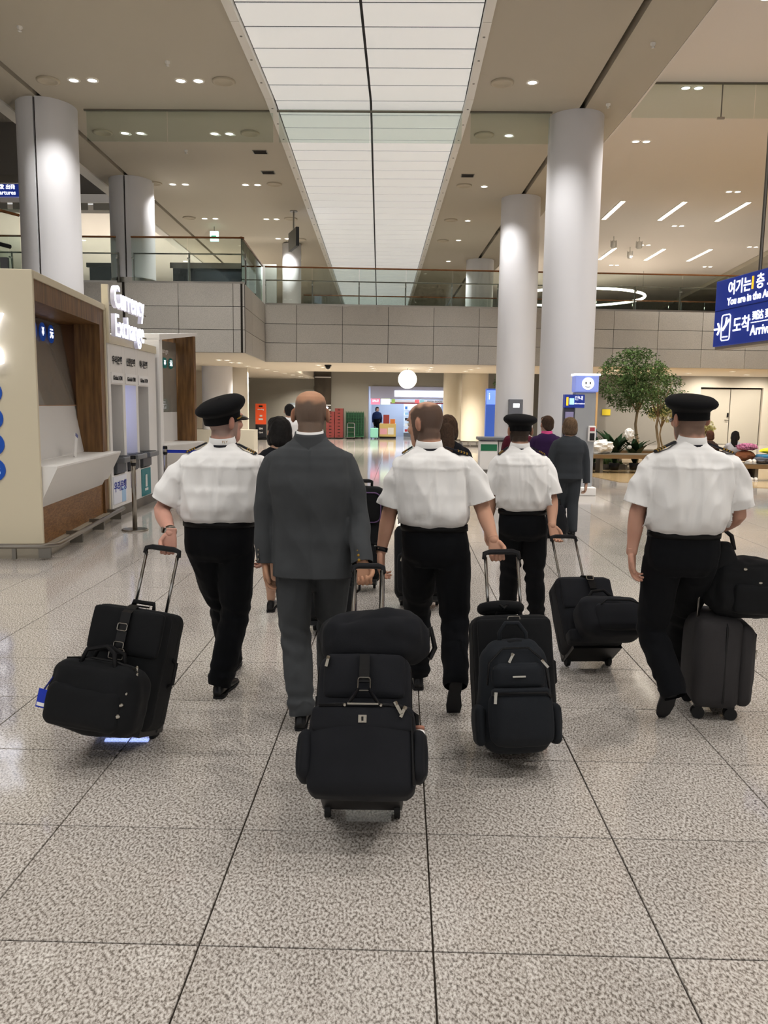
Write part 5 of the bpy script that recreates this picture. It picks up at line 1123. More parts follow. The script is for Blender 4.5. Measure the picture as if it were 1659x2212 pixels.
def torso(mb, rows, spine, n=28, e=2.4):
    """rows: (z, half width, half depth, y offset); spine(z) -> (x, y) centre line"""
    zs = [r[0] for r in rows]; rs = []
    for i in range(len(rows)-1):
        for k in range(4):
            u = k/4; s = u*u*(3-2*u); a, b = rows[i], rows[i+1]
            rs.append([a[0]+(b[0]-a[0])*u]+[a[j]+(b[j]-a[j])*s for j in (1, 2, 3)])
    rs.append(list(rows[-1]))
    R = []
    for z, hw, hd, yo in rs:
        sx, sy = spine(z); R.append(ring_pts(Vector((sx, sy+yo, z)), Vector((1, 0, 0)), Vector((0, 1, 0)), hw, hd, n, e))
    return mb.rings(R)
def remesh(mb, voxel, smooth=3):
    me = bpy.data.meshes.new('tmp'); me.from_pydata([tuple(v) for v in mb.v], [], mb.f); me.update()
    bm = bmesh.new(); bm.from_mesh(me); bmesh.ops.recalc_face_normals(bm, faces=bm.faces); bm.to_mesh(me); bm.free()
    o = bpy.data.objects.new('tmp', me)
    r = o.modifiers.new('r', 'REMESH'); r.mode = 'VOXEL'; r.voxel_size = voxel; r.use_smooth_shade = True
    if smooth:
        s = o.modifiers.new('s', 'SMOOTH'); s.factor = .5; s.iterations = smooth
    out = evaluated_mesh(o); bpy.data.meshes.remove(me); return out
def trim(me, cuts, keep=None):
    """cuts: (point, outward dir, radius): removes what lies beyond the plane near the point"""
    bm = bmesh.new(); bm.from_mesh(me)
    for p, d, rad in cuts:
        p, d = Vector(p), Vector(d).normalized()
        def inside(f):
            c = f.calc_center_median(); v = c-p; a = v.dot(d)
            if keep and keep(c): return False
            return -.05 < a < .13 and (v-d*a).length < rad
        near = [f for f in bm.faces if inside(f)]
        g = set(near); vs = set(v for f in near for v in f.verts); es = set(e for f in near for e in f.edges)
        bmesh.ops.bisect_plane(bm, geom=list(vs)+list(es)+list(g), plane_co=p, plane_no=d)
        kill = [f for f in bm.faces if inside(f) and (f.calc_center_median()-p).dot(d) > 0]
        bmesh.ops.delete(bm, geom=kill, context='FACES')
    bm.to_mesh(me); bm.free(); return me
def push(me, fn):
    n = len(me.vertices); co = np.empty(n*3); me.vertices.foreach_get('co', co); no = np.empty(n*3); me.vertices.foreach_get('normal', no)
    co = co.reshape(-1, 3); no = no.reshape(-1, 3)
    for i in range(n):
        co[i] += no[i]*fn(co[i], no[i])
    me.vertices.foreach_set('co', co.ravel()); me.update(); return me
def finish(name, me, m, parent):
    me.materials.clear(); me.materials.append(m); me.name = name
    for p in me.polygons: p.use_smooth = True
    return link(name, me, parent)
def join_meshes(mes):
    bm = bmesh.new()
    for me in mes: bm.from_mesh(me)
    out = bpy.data.meshes.new('joined'); bm.to_mesh(out); bm.free(); return out

HEADROWS = [(.000, .040, .083, .024), (.018, .005, .094, .046), (.045, -.038, .097, .058), (.070, -.066, .096, .064), (.095, -.083, .094, .069), (.118, -.093, .091, .072),
            (.138, -.098, .088, .074), (.158, -.100, .093, .0755), (.180, -.098, .089, .0745), (.203, -.086, .074, .067), (.220, -.062, .050, .050), (.231, -.03, .02, .024)]
def head_volume(M, s=1.0, ears=True, capped=False):
    mb = MB(); rs = []
    rows = []
    for i in range(len(HEADROWS)-1):
        for k in range(2):
            a, b = HEADROWS[i], HEADROWS[i+1]; rows.append([a[j]+(b[j]-a[j])*k/2 for j in range(4)])
    rows.append(HEADROWS[-1])
    for z, yb, yf, hw in rows:
        if capped and z > .15: z = .15+(z-.15)*.75
        rs.append([M @ (p*s) for p in ring_pts(Vector((0, (yb+yf)/2, z)), Vector((1, 0, 0)), Vector((0, 1, 0)), hw, (yf-yb)/2, 24, 2.15)])
    mb.rings(rs)
    def bl(c, r, R=None):
        q = MB().ball((0, 0, 0), r, 12, 8, R); mb.add([M @ ((Vector(v)+Vector(c))*s) for v in q.v], q.f)
    bl((0, .098, .112), (.011, .020, .024), Matrix.Rotation(-.35, 4, 'X')); bl((0, .107, .100), (.015, .013, .011))
    for q in (-1, 1):
        bl((q*.03, .082, .152), (.026, .014, .008)); bl((q*.045, .070, .098), (.018, .02, .02))
        if ears: bl((q*.084, -.010, .113), (.011, .023, .036), Matrix.Rotation(q*.35, 4, 'Z') @ Matrix.Rotation(-.12, 4, 'X'))
    bl((0, .092, .064), (.024, .010, .008)); bl((0, .086, .02), (.02, .014, .012))
    return mb
def hand_volume(wrist, d, n, side, pose, s=1.0, curl=None):
    """d = wrist->fingers, n = palm normal, side = +1 / -1 picks the thumb side t = side * (d x n)"""
    d = Vector(d).normalized(); n = Vector(n); n = (n-d*n.dot(d)).normalized(); t = d.cross(n)*side; w = Vector(wrist); mb = MB()
    def P(a, b, c): return w+(d*a+t*b+n*c)*s
    rs = []
    for a, hw, th, off in ((-.03, .028, .021, 0), (0, .029, .019, 0), (.025, .036, .018, .002), (.055, .041, .016, .003), (.085, .041, .0145, .004), (.097, .036, .012, .005)):
        rs.append(ring_pts(P(a, .002 if a > .02 else 0, off), t, n, hw*s, th*s, 16, 2.6))
    mb.rings(rs)
    cu = curl or {'grip': (62, 88, 55), 'relax': (24, 34, 22), 'open': (12, 18, 12), 'fist': (75, 95, 60)}[pose]
    for b, L, r, ex in ((.030, .072, .0088, 0), (.0105, .080, .0092, 3), (-.010, .075, .0087, 7), (-.029, .060, .0078, 12)):
        p = P(.090, b, .004); a = 0; pts = [P(.075, b, .004), p]; q = p
        for f, c in zip((.45, .30, .25), cu):
            a += math.radians(c+(ex if pose != 'grip' else 0)); q = q+(d*math.cos(a)+n*math.sin(a))*L*f*s; pts.append(q)
        limb(mb, pts, [r*1.08*s, r*1.05*s, r*s, r*.92*s, r*.8*s], 8, 3)
    if pose in ('grip', 'fist'): tp = [P(.012, .026, .008), P(.045, .046, .020), P(.070, .036, .040), P(.082, .016, .046)]
    else: tp = [P(.012, .026, .006), P(.042, .047, .014), P(.072, .052, .022), P(.096, .048, .026)]
    limb(mb, tp, [.015*s, .0125*s, .011*s, .009*s], 8, 4)
    return mb
def paint(me, fn):
    ca = me.color_attributes.new('col', 'FLOAT_COLOR', 'POINT'); n = len(me.vertices); co = np.empty(n*3); me.vertices.foreach_get('co', co); co = co.reshape(-1, 3)
    buf = np.ones((n, 4))
    for i in range(n): buf[i, :3] = fn(Vector(co[i]))
    ca.data.foreach_set('color', buf.ravel())
def mixc(a, b, t): return tuple(a[i]*(1-t)+b[i]*t for i in range(3))
def sm(a, b, x):
    t = max(0, min(1, (x-a)/(b-a))); return t*t*(3-2*t)
def shoe(parent, heel, toe_dir, pitch=0.0, L=.285, m=M_SHOE, lift=0, w=1.0):
    """heel: world-local point on the sole under the heel; toe_dir horizontal; pitch>0 raises the heel (toe down)"""
    d = Vector(toe_dir); d.z = 0; d.normalize(); up = Vector((0, 0, 1)); s = d.cross(up)
    ax = (d*math.cos(pitch)-up*math.sin(pitch)); u2 = (up*math.cos(pitch)+d*math.sin(pitch))
    M = Matrix((s, ax, u2)).transposed().to_4x4(); M.translation = heel
    t = bpy.data.objects.new('shoe', None); COL.objects.link(t); t.parent = parent; t.matrix_local = M; t.empty_display_size = .05
    rows = ((-.012, .022, .02, .05), (0, .031, .02, .085), (.03, .034, .02, .098), (.07, .034, .02, .095), (.11, .036, .02, .078), (.16, .042, .02, .06), (.21, .044, .02, .05), (.25, .038, .02, .042), (.277, .024, .021, .034), (.288, .008, .022, .028))
    rs = []
    for y, hw, z0, z1 in rows:
        y *= L/.285; hw *= w; zc, hz = (z0+z1)/2, (z1-z0)/2
        rs.append([Vector((hw*math.cos(a)*(1 if math.sin(a) < 0 else .92), y, zc+hz*math.copysign(abs(math.sin(a))**.8, math.sin(a)))) for a in [2*PI*i/16 for i in range(16)]])
    MB().rings(rs).build('upper', m, t, True)
    out = [(-.02, 0), (-.034, .04), (-.032, .1), (-.043, .19), (-.036, .255), (-.01, .288), (.01, .288), (.036, .255), (.043, .19), (.032, .1), (.034, .04), (.02, 0)]
    MB().slab([(x*w, y*L/.285) for x, y in out[::-1]], .012, .024).build('sole', M_SOLE, t)
    MB().slab([(x*w, y) for x, y in ((-.026, -.004), (-.034, .02), (-.032, .075), (.032, .075), (.034, .02), (.026, -.004))][::-1], 0, .014).build('heel', M_SOLE, t)
    return t
def cap_parts(parent, M):
    t = bpy.data.objects.new('cap', None); COL.objects.link(t); t.parent = parent; t.matrix_local = M; t.empty_display_size = .05
    def row(rx, ry, z, sl=0, n=40, yo=0): return [Vector((rx*math.cos(a), yo+ry*math.sin(a), z+sl*math.sin(a))) for a in [2*PI*i/n for i in range(n)]]
    o = MB().rings([row(.081, .103, 0), row(.083, .106, .004), row(.084, .107, .045, .004)], caps=False).build('band', M_CAP, t, True)
    rs = [row(.084, .107, .043, .004), row(.095, .116, .053, .006), row(.111, .130, .063, .011), row(.121, .138, .074, .015), row(.124, .141, .084, .017), row(.121, .137, .096, .019), row(.105, .118, .110, .018), row(.064, .072, .120, .01), row(.004, .004, .124, 0)]
    o = MB().rings(rs, caps=False).build('crown', M_CAP, t, True)
    vs = []
    for k, (ex, dz) in enumerate(((0, .006), (.02, -.002), (.045, -.016), (.06, -.03))):
        r = []
        for i in range(17):
            a = PI*(.14+.72*i/16); f = math.sin((a-.14*PI)/.72)**.6 if 0 < i < 16 else 0
            r.append(Vector((.084*math.cos(a)*(1+ex*1.2*f), (.105+ex*f)*math.sin(a), .012+dz*f)))
        vs.append(r)
    v = MB(); v.rings(vs, close=False, caps=False); vo = v.build('visor', mat('visor_gloss', '#09090a', .15), t, True); so = vo.modifiers.new('s', 'SOLIDIFY'); so.thickness = .004
    MB().tube([(.086*math.cos(a), .107*math.sin(a), .014) for a in [PI*(.12+.76*i/16) for i in range(17)]], .004, 6).build('chin_strap', M_GOLD, t, True)
    MB().ball((0, .128, .062), (.02, .008, .02), 10, 8).build('badge', M_GOLD, t, True)
    return t
def arm_hand(J, s):
    return J['sh'+s], J['el'+s], J['wr'+s]
def person(label, loc, J, top='shirt', mt=M_SHIRT, mb_=M_TROU, skin=(.50, .29, .20), hair=None, hairfn=None, head_yaw=0, head_pitch=0, head_roll=0, cap=False, voxel=.0085,
           shoulder=.0, belly=1.0, chest=1.0, hands=None, feet=None, sleeve='short', legs='trousers', hair_build=None, hs=1.05, lod=0, seed=0, hem=.80, pelvis_w=1.0, extras=True, group=None, wid=1.0, leg_r=1.0, sleeve_r=1.0, ltap=1.0):
    """J: joints in coordinates local to loc (world axes)"""
    t = thing('person', label, 'person', loc, 0, group)
    V = lambda k: Vector(J[k]); nk, pel = V('nk'), V('pel'); shz = (V('shL').z+V('shR').z)/2; shw = (V('shR')-V('shL')).length/2
    zw = J.get('waist', pel.z+.13)
    def spine(z):
        u = (z-pel.z)/(nk.z-pel.z); u = max(-.4, min(1.15, u)); return pel.x+(nk.x-pel.x)*u, pel.y+(nk.y-pel.y)*u+.025*math.sin(PI*max(0, min(1, u)))*-1
    # ---------------- body (skin): head, neck, arms with hands, core
    HM = Matrix.Translation(nk+Vector((0, .024, -.016*hs))) @ Matrix.Rotation(math.radians(head_yaw), 4, 'Z') @ Matrix.Rotation(math.radians(head_pitch), 4, 'X') @ Matrix.Rotation(math.radians(head_roll), 4, 'Y')
    hv = head_volume(HM, hs, capped=bool(cap))
    limb(hv, [nk+Vector((0, -.012, -.12)), nk+Vector((0, -.008, -.03)), nk+Vector((0, .006, .05*hs))], [.064*hs, .061*hs, .060*hs], 18)
    head_me = remesh(hv, .0052 if lod == 0 else .009, 4 if lod == 0 else 2)
    bv = MB()
    torso(bv, [(pel.z-.08, .12*wid, .085, 0), (zw, .125*wid, .085, 0), (shz-.12, .14*wid, .09, 0), (shz-.02, .13*wid, .07, 0), (nk.z-.02, .06, .055, 0)], spine, 18)
    parts = [head_me]
    for s in 'LR':
        a, b, c = arm_hand(J, s); a = Vector(a)+Vector((0, 0, -.07)); limb(bv, [a, b, c], [.045, .044, .030], 12); e = Vector(b)+(Vector(c)-Vector(b))*.25
        limb(bv, [b, e, c], [.040, .044, .029], 12)
        h = V('hip'+s); k = V('kn'+s); n = V('an'+s); limb(bv, [h, k, n], [.075, .05, .038], 10)
        if legs == 'bare': limb(bv, [k, k.lerp(n, .35), n], [.05, .058, .036], 12)
        if hands and s in hands:
            H = hands[s]; hvv = hand_volume(c, H['d'], H['n'], H.get('side', 1 if s == 'L' else -1), H['pose'], H.get('s', 1.0), H.get('curl')); parts.append(remesh(hvv, .0033 if lod == 0 else .006, 2))
    body_me = remesh(bv, .009 if lod == 0 else .014, 3); parts.append(body_me)
    me = join_meshes(parts); HI = HM.inverted(); rnd = Vector((seed*7.3, 1, 2))
    dark = mixc(skin, (.22, .05, .03), .45)
    def col(p):
        q = HI @ p; c = skin
        if nk.z-.02 < p.z:
            q = q/hs; nn = noise.noise(q*38+rnd)
            if abs(q.x) > .0765 and .07 < q.z < .16: c = mixc(skin, dark, .7)
            elif hairfn:
                h = hairfn(q, nn); c = mixc(skin, hair, h)
            if q.y > .085 and .055 < q.z < .074 and abs(q.x) < .026: c = mixc(c, (.35, .10, .09), .6)
        else:
            c = mixc(skin, dark, max(0, noise.noise(p*14+rnd))*.5)
        return c
    paint(me, col)
    body = finish('body', me, M_SKIN, t)
    for q in (-1, 1):
        if lod == 0: MB().ball(HM @ (Vector((q*.031, .083, .130))*hs), .0115*hs, 10, 8).build('eye', mat('eye_white', '#c8c2ba', .2), t, True)
    if cap: cap_parts(t, HM @ Matrix.Translation((0, -.006, .114*hs)) @ Matrix.Rotation(math.radians(cap if cap is not True else 4), 4, 'X') @ Matrix.Diagonal((hs*.99, hs*.99, hs, 1)))
    if hair_build: hair_build(t, HM, hs)
    # ---------------- trousers / skirt
    tv = MB(); pw = .165*pelvis_w
    torso(tv, [(pel.z-.12, pw*.80, .105, 0), (pel.z-.06, pw*1.03, .128, -.012), (pel.z, pw*1.06, .130*belly**.5, -.010), (zw-.04, pw*1.0*belly**.5, .115*belly, 0), (zw+.02, pw*.98*belly**.5, .112*belly, 0)], spine, 24)
    if legs == 'trousers':
        for s in 'LR':
            h, k, n = V('hip'+s), V('kn'+s), V('an'+s); side = -1 if s == 'L' else 1
            limb(tv, [h+Vector((0, 0, .02)), h.lerp(k, .5), k, k.lerp(n, .45), n+(n-k).normalized()*.02], [.098*leg_r, .092*leg_r, .076*leg_r, .073*leg_r, .066*leg_r*ltap], 16, 5)
        tme = remesh(tv, voxel, 4)
        tme = trim(tme, [(V('an'+s)+(V('an'+s)-V('kn'+s)).normalized()*.045, (V('an'+s)-V('kn'+s)), .10) for s in 'LR'])
    else:
        torso(tv, [(J['skirt'], pw*1.0, .13, 0), (pel.z-.12, pw*1.06, .13, 0)], spine, 24); tme = remesh(tv, voxel, 3)
    def fold(co, no):
        p = Vector(co); a = 0
        for s in 'LR':
            k = V('kn'+s); dz = p.z-k.z
            if (p-Vector((k.x, k.y, p.z))).length < .16: a += .0045*math.sin(dz*70+p.x*25+seed)*math.exp(-(dz/.10)**2); n = V('an'+s); a += .006*math.sin((p.z-n.z)*85+p.y*20+seed)*math.exp(-((p.z-n.z)/.09)**2)
        return a+.014*(.3-abs(noise.noise(Vector((p.x*9, p.y*9, p.z*4))+rnd)))+.0015*noise.noise(p*22+rnd)
    if lod == 0: push(tme, fold)
    tro = finish('trousers' if legs == 'trousers' else 'skirt', tme, mb_, t)
    if legs == 'trousers' and lod == 0:
        pass
    # ---------------- shirt / jacket
    sv = MB(); c_ = chest; long_ = sleeve == 'long'
    if top == 'shirt':
        rows = [(zw-.03, .150*pelvis_w*wid*belly**.4, .104*belly, 0), (zw+.015, .186*wid*belly**.5, .135*belly, -.006), (zw+.07, .190*wid*belly**.5, .142*belly, -.006), (zw+.16, .190*wid*belly**.3, .135*c_*belly**.5, -.004), (shz-.14, .188*c_*wid, .128*c_, -.006), (shz-.05, .176*c_*wid, .118*c_, -.012), (shz-.005, .168*c_*wid, .104, -.012), (shz+.025, .145*c_*wid, .090, -.012), (shz+.05, .112, .078, -.008), (nk.z-.02, .080, .068, -.004), (nk.z+.0, .064, .060, -.004)]
    else:
        hz = hem; rows = [(hz-.04, .205*wid, .155, -.01), (hz+.02, .203*wid, .153, -.01), (pel.z+.02, .192*wid, .145, -.008), (zw+.03, .180*wid, .132, -.004), (zw+.14, .188*wid, .134*c_, -.004), (shz-.14, .200*wid, .134*c_, -.008), (shz-.05, .190*wid, .122, -.012), (shz+.0, .184*wid, .106, -.012), (shz+.03, .160*wid, .094, -.012), (shz+.055, .122, .08, -.006), (nk.z-.02, .09, .07, 0), (nk.z+.0, .070, .064, 0)]
    torso(sv, rows, spine, 30, 2.5)
    cuts = []
    for s in 'LR':
        a, b, c = [Vector(x) for x in arm_hand(J, s)]; sg = -1 if s == 'L' else 1
        inn = a+Vector((-sg*.05, 0, -.015))
        if not long_:
            q = a.lerp(b, .80); dd = (b-a).normalized(); e2 = q+dd*.07
            limb(sv, [inn+Vector((0, 0, -.035)), a+Vector((-sg*.01, 0, -.05)), a.lerp(b, .42), q, e2], [.07*c_, .071*c_, .073*sleeve_r, .078*sleeve_r, .082*sleeve_r], 16)
            cuts.append((q+dd*.02, dd, .082*sleeve_r+.012))
        else:
            dd = (c-b).normalized(); e2 = c+dd*.05
            limb(sv, [inn+Vector((0, 0, -.03)), a+Vector((-sg*.008, 0, -.045)), a.lerp(b, .45), b, b.lerp(c, .5), c+dd*-.01, e2], [.072*sleeve_r, .073*sleeve_r, .071*sleeve_r, .062*sleeve_r, .058*sleeve_r, .052*sleeve_r, .052*sleeve_r], 16)
            cuts.append((c+dd*.0, dd, .072))
    if top == 'jacket': cuts.append((Vector((spine(hem)[0], spine(hem)[1], hem)), Vector((0, 0, -1)), .225*wid))
    sme = remesh(sv, voxel, 4)
    def folds(co, no):
        p = Vector(co); x = p.x-spine(p.z)[0]; a = 0
        arm = abs(x) > shw+.03
        if lod: return .003*noise.noise(p*8+rnd)
        if top == 'shirt':
            if not arm:
                w = sm(zw-.01, zw+.10, p.z)*(1-sm(shz-.02, shz+.05, p.z))
                nz = noise.noise(Vector((x*7+1.5*p.z, p.y*3, p.z*2.2+seed*5))); a += w*.036*(.35-abs(nz))
                nz = noise.noise(Vector((x*15-2*p.z, p.y*6, p.z*5+seed*3))); a += w*.018*(.3-abs(nz)); a += .0045*math.exp(-((abs(x)-.02)/.005)**2)*w*(p.y < 0)-.004*sm(shz-.045, shz-.052, p.z)*(p.y < 0); a += .007*noise.noise(Vector((x*6, p.y*5, p.z*3+seed)))
                lo = math.exp(-((p.z-zw-.035)/.045)**2); a += lo*.016*noise.noise(Vector((x*17+seed, p.y*14, p.z*6)))
            else:
                a += .02*(.3-abs(noise.noise(Vector((x*9+p.z*4, p.y*9, p.z*7+seed)))))+.003*math.sin(p.z*42+x*30+p.y*20)
        else:
            if arm: a += .009*math.sin(p.z*34+p.x*28+p.y*22+seed)*(.2+.8*abs(noise.noise(p*5+rnd)))
            else: a += .02*(.3-abs(noise.noise(Vector((x*6+p.z, p.y*5, p.z*2.5+seed)))))-.006*math.exp(-(x/.006)**2)
            a += .002*noise.noise(p*18+rnd)
        return a
    push(sme, folds)
    sme = trim(sme, cuts if top == 'shirt' else cuts[:2], (lambda c: abs(c.x-spine(c.z)[0]) < .198*wid*c_) if not long_ else None)
    if top == 'jacket': sme = trim(sme, cuts[2:])
    sh = finish('shirt' if top == 'shirt' else 'jacket', sme, mt, t)
    so = sh.modifiers.new('thick', 'SOLIDIFY'); so.thickness = .0035; so.offset = -1
    # ---------------- collar, belt, lanyard, epaulettes
    from mathutils.bvhtree import BVHTree
    tree_ = BVHTree.FromPolygons([v.co.copy() for v in sme.vertices], [tuple(p.vertices) for p in sme.polygons])
    def onto(x, y, z):
        h = tree_.ray_cast(Vector((x, y, z)), Vector((0, 0, -1)))[0]; return h if h is not None else Vector((x, y, z-.25))
    cM = Matrix.Translation(nk+Vector((0, -.005, -.018))) @ Matrix.Rotation(.16, 4, 'X')
    def crow(r, z, ry=1.0): return [cM @ Vector((r*math.cos(a), r*ry*math.sin(a), z)) for a in [2*PI*i/32 for i in range(32)]]
    if top == 'shirt' and extras:
        o = MB().rings([crow(.079, -.012), crow(.075, .012), crow(.069, .038), crow(.066, .040), crow(.066, .0)], caps=False).build('collar', mt, t, True)
        o = MB().rings([[cM @ Vector(((.081-.010*k)*math.cos(a), (.081-.010*k)*math.sin(a), -.006+.014*k)) for a in [2*PI*i/32 for i in range(32)]] for k in (0, 1)], caps=False).build('lanyard', M_LAN, t, True); q = o.modifiers.new('s', 'SOLIDIFY'); q.thickness = .003; q.offset = 1
        for s in 'LR':
            sg = -1 if s == 'L' else 1; bx_ = V('sh'+s).x-nk.x; a = onto(nk.x+sg*.085, nk.y-.012, nk.z+.2); b = onto(nk.x+bx_*1.06, nk.y-.012, nk.z+.2); d = (b-a).normalized(); y = Vector((0, 1, 0)); n = d.cross(y)*sg*-1; n = n if n.z > 0 else -n
            M = Matrix((d, y, n)).transposed().to_4x4(); M.translation = a+n*.004; L = (b-a).length
            ep = MB().add([M @ Vector(p) for p in ((0, -.018, 0), (L*.9, -.024, 0), (L, 0, 0), (L*.9, .024, 0), (0, .018, 0), (0, -.018, .008), (L*.9, -.024, .008), (L, 0, .008), (L*.9, .024, .008), (0, .018, .008))], [(4, 3, 2, 1, 0), (5, 6, 7, 8, 9), (0, 1, 6, 5), (1, 2, 7, 6), (2, 3, 8, 7), (3, 4, 9, 8), (4, 0, 5, 9)]).build('epaulette', M_LAN, t)
            for k in range(4): MB().box(L*(.50+.11*k), L*(.55+.11*k), -.0245, .0245, .0, .010, M).build('gold_stripe', M_GOLD, ep)
        bs = []
        for z in (zw-.036, zw-.004):
            sx, sy = spine(z); bs.append(ring_pts(Vector((sx, sy, z)), Vector((1, 0, 0)), Vector((0, 1, 0)), .1655*pelvis_w*belly**.5, .1135*belly, 32, 2.4))
        o = MB().rings(bs, caps=False).build('belt', M_BELT, t, True); q = o.modifiers.new('s', 'SOLIDIFY'); q.thickness = .006; q.offset = 1
    elif top == 'jacket' and extras:
        MB().rings([crow(.072, .0), crow(.069, .048), crow(.066, .048), crow(.066, .0)], caps=False).build('shirt_collar', M_SHIRT, t, True)
        o = MB().rings([crow(.112, -.035, .9), crow(.094, -.006, .95), crow(.080, .022), crow(.077, .038), crow(.073, .036), crow(.073, -.01)], caps=False).build('jacket_collar', mt, t, True)
    # ---------------- shoes
    for s in 'LR':
        F = (feet or {}).get(s, {}); n = V('an'+s); td = F.get('toe', (0, 1, 0)); hp = F.get('heel')
        if hp is None: d = Vector(td).normalized(); hp = Vector((n.x, n.y, 0))-d*.055
        shoe(t, hp, td, F.get('pitch', 0), F.get('L', .285), F.get('m', M_SHOE))
    return t
def loc_joints(root, d): return {k: (tuple(Vector(v)-Vector(root)) if isinstance(v, tuple) else v) for k, v in d.items()}

# ---- hair patterns (q = head coordinates, n = noise)
def stubble_ring(top, back=.03, amt=.85):
    def f(q, n):
        e = q.y+q.z*.15
        if q.y > .045 and q.z < .19: return 0
        up = sm(top+.018, top-.012, q.z+n*.012+max(0, q.y)*.35); lo = sm(back-.005, back+.022, q.z-n*.008+max(0, q.y)*.9); return amt*up*lo
    return f
def full_short(back=.02, amt=.95):
    def f(q, n):
        if q.y > .05 and q.z < .185: return 0
        return amt*sm(back-.005, back+.02, q.z-n*.008+max(0, q.y)*.9)
    return f
# ---- the capped pilot on the booth side
R = (-1.03, 4.50, 0)
A = loc_joints(R, dict(nk=(-.995, 4.50, 1.475), shL=(-1.185, 4.50, 1.375), elL=(-1.335, 4.46, 1.085), wrL=(-1.225, 4.255, .985), shR=(-.815, 4.52, 1.380), elR=(-.775, 4.58, 1.09), wrR=(-.80, 4.70, .86), pel=(-1.02, 4.52, .915),
    hipL=(-1.112, 4.53, .845), hipR=(-.928, 4.52, .845), knL=(-1.055, 4.73, .47), anL=(-1.045, 4.86, .11), knR=(-.955, 4.58, .46), anR=(-1.022, 4.50, .105), waist=1.030-0))
A['waist'] = 1.035
person('capped pilot in white shirt pulling the trolley with blue tag', R, A, belly=1.16, chest=1.06, wid=1.10, pelvis_w=1.13, cap=11, head_yaw=-42, head_pitch=2, head_roll=4, hair=(.24, .20, .18), hairfn=stubble_ring(.19, .035, .7), skin=(.56, .30, .23),
       hands={'L': dict(d=(-.10, -.10, -1), n=(-.02, -1, .05), pose='grip'), 'R': dict(d=(0, .1, -1), n=(-1, -.2, 0), pose='relax')}, feet={'L': dict(toe=(.0, 1, 0)), 'R': dict(toe=(.16, 1, 0), heel=(-.0, -.06, .0))}, seed=1, leg_r=1.08, sleeve_r=1.1)
# ---- the man in the grey suit
R = (-.46, 4.15, 0)
B = loc_joints(R, dict(nk=(-.468, 4.15, 1.520), shL=(-.655, 4.15, 1.415), shR=(-.290, 4.15, 1.418), elL=(-.700, 4.15, 1.105), wrL=(-.697, 4.13, .862), elR=(-.222, 4.12, 1.115), wrR=(-.186, 3.985, .895), pel=(-.448, 4.15, .945),
    hipL=(-.548, 4.15, .875), hipR=(-.355, 4.16, .875), knL=(-.545, 4.15, .47), anL=(-.502, 4.06, .115), knR=(-.375, 4.36, .47), anR=(-.405, 4.60, .13)))
B['waist'] = 1.06
SU = person('bald man in a grey business suit pulling the centre trolley', R, B, top='jacket', mt=M_SUIT, mb_=M_SUIT, sleeve='long', hem=.805, chest=1.05, wid=1.06, cap=False, hair=(.105, .085, .07), hairfn=stubble_ring(.175, .02, .85), skin=(.46, .25, .155), head_pitch=-2,
       hands={'L': dict(d=(.05, .03, -1), n=(.9, -.1, 0), pose='relax'), 'R': dict(d=(.12, -.25, -1), n=(.1, -1, .2), pose='grip')}, feet={'L': dict(toe=(-.02, 1, 0)), 'R': dict(toe=(.03, 1, 0))}, seed=2, leg_r=1.05)
for s, ox, oy, m in (('R', -.012, -.052, M_GOLD), ('L', -.03, -.045, M_STEELD)):
    c, b = Vector(B['wr'+s]), Vector(B['el'+s])
    for k in range(3): MB().ball(c.lerp(b, .10+.10*k)+Vector((ox, oy, 0)), .008, 8, 6).build('cuff_button', m, SU, True)
# ---- the bareheaded pilot
R = (.19, 4.45, 0)
Cc = loc_joints(R, dict(nk=(.150, 4.45, 1.475), shL=(.015, 4.45, 1.385), shR=(.362, 4.45, 1.390), elL=(-.062, 4.45, 1.085), wrL=(-.104, 4.40, .875), elR=(.452, 4.44, 1.125), wrR=(.503, 4.30, .965), pel=(.197, 4.47, .915),
    hipL=(.112, 4.49, .845), hipR=(.292, 4.46, .845), knL=(.110, 4.74, .47), anL=(.120, 4.70, .115), knR=(.318, 4.48, .47), anR=(.312, 4.245, .215)))
Cc['waist'] = 1.035
CP = person('bareheaded pilot with cropped hair and black watch in the middle', R, Cc, belly=1.03, chest=1.0, wid=1.0, pelvis_w=1.08, hair=(.07, .05, .04), hairfn=stubble_ring(.207, .018, .9), skin=(.52, .29, .20), head_yaw=52, head_pitch=-10,
       hands={'L': dict(d=(-.03, -.02, -1), n=(.85, -.3, 0), pose='relax'), 'R': dict(d=(.18, -.30, -1), n=(.0, -1, .25), pose='grip')}, feet={'L': dict(toe=(-.04, 1, 0)), 'R': dict(toe=(-.02, 1, 0), heel=(.312-.19, 4.185-4.45, .215), pitch=1.12)}, seed=3, leg_r=1.05)
wr = Vector(Cc['wrL']); wd = (wr-Vector(Cc['elL'])).normalized()
MB().tube([wr-wd*.030, wr-wd*.006], .034, 16).build('watch_strap', M_BLACKPLASTIC, CP, True); MB().box(-.02, .02, -.016, .016, -.006, .006, Matrix.Translation(wr-wd*.018+Vector((-.036, -.005, 0))) @ Matrix.Rotation(PI/2, 4, 'Y')).build('watch_case', M_BLACKPLASTIC, CP)
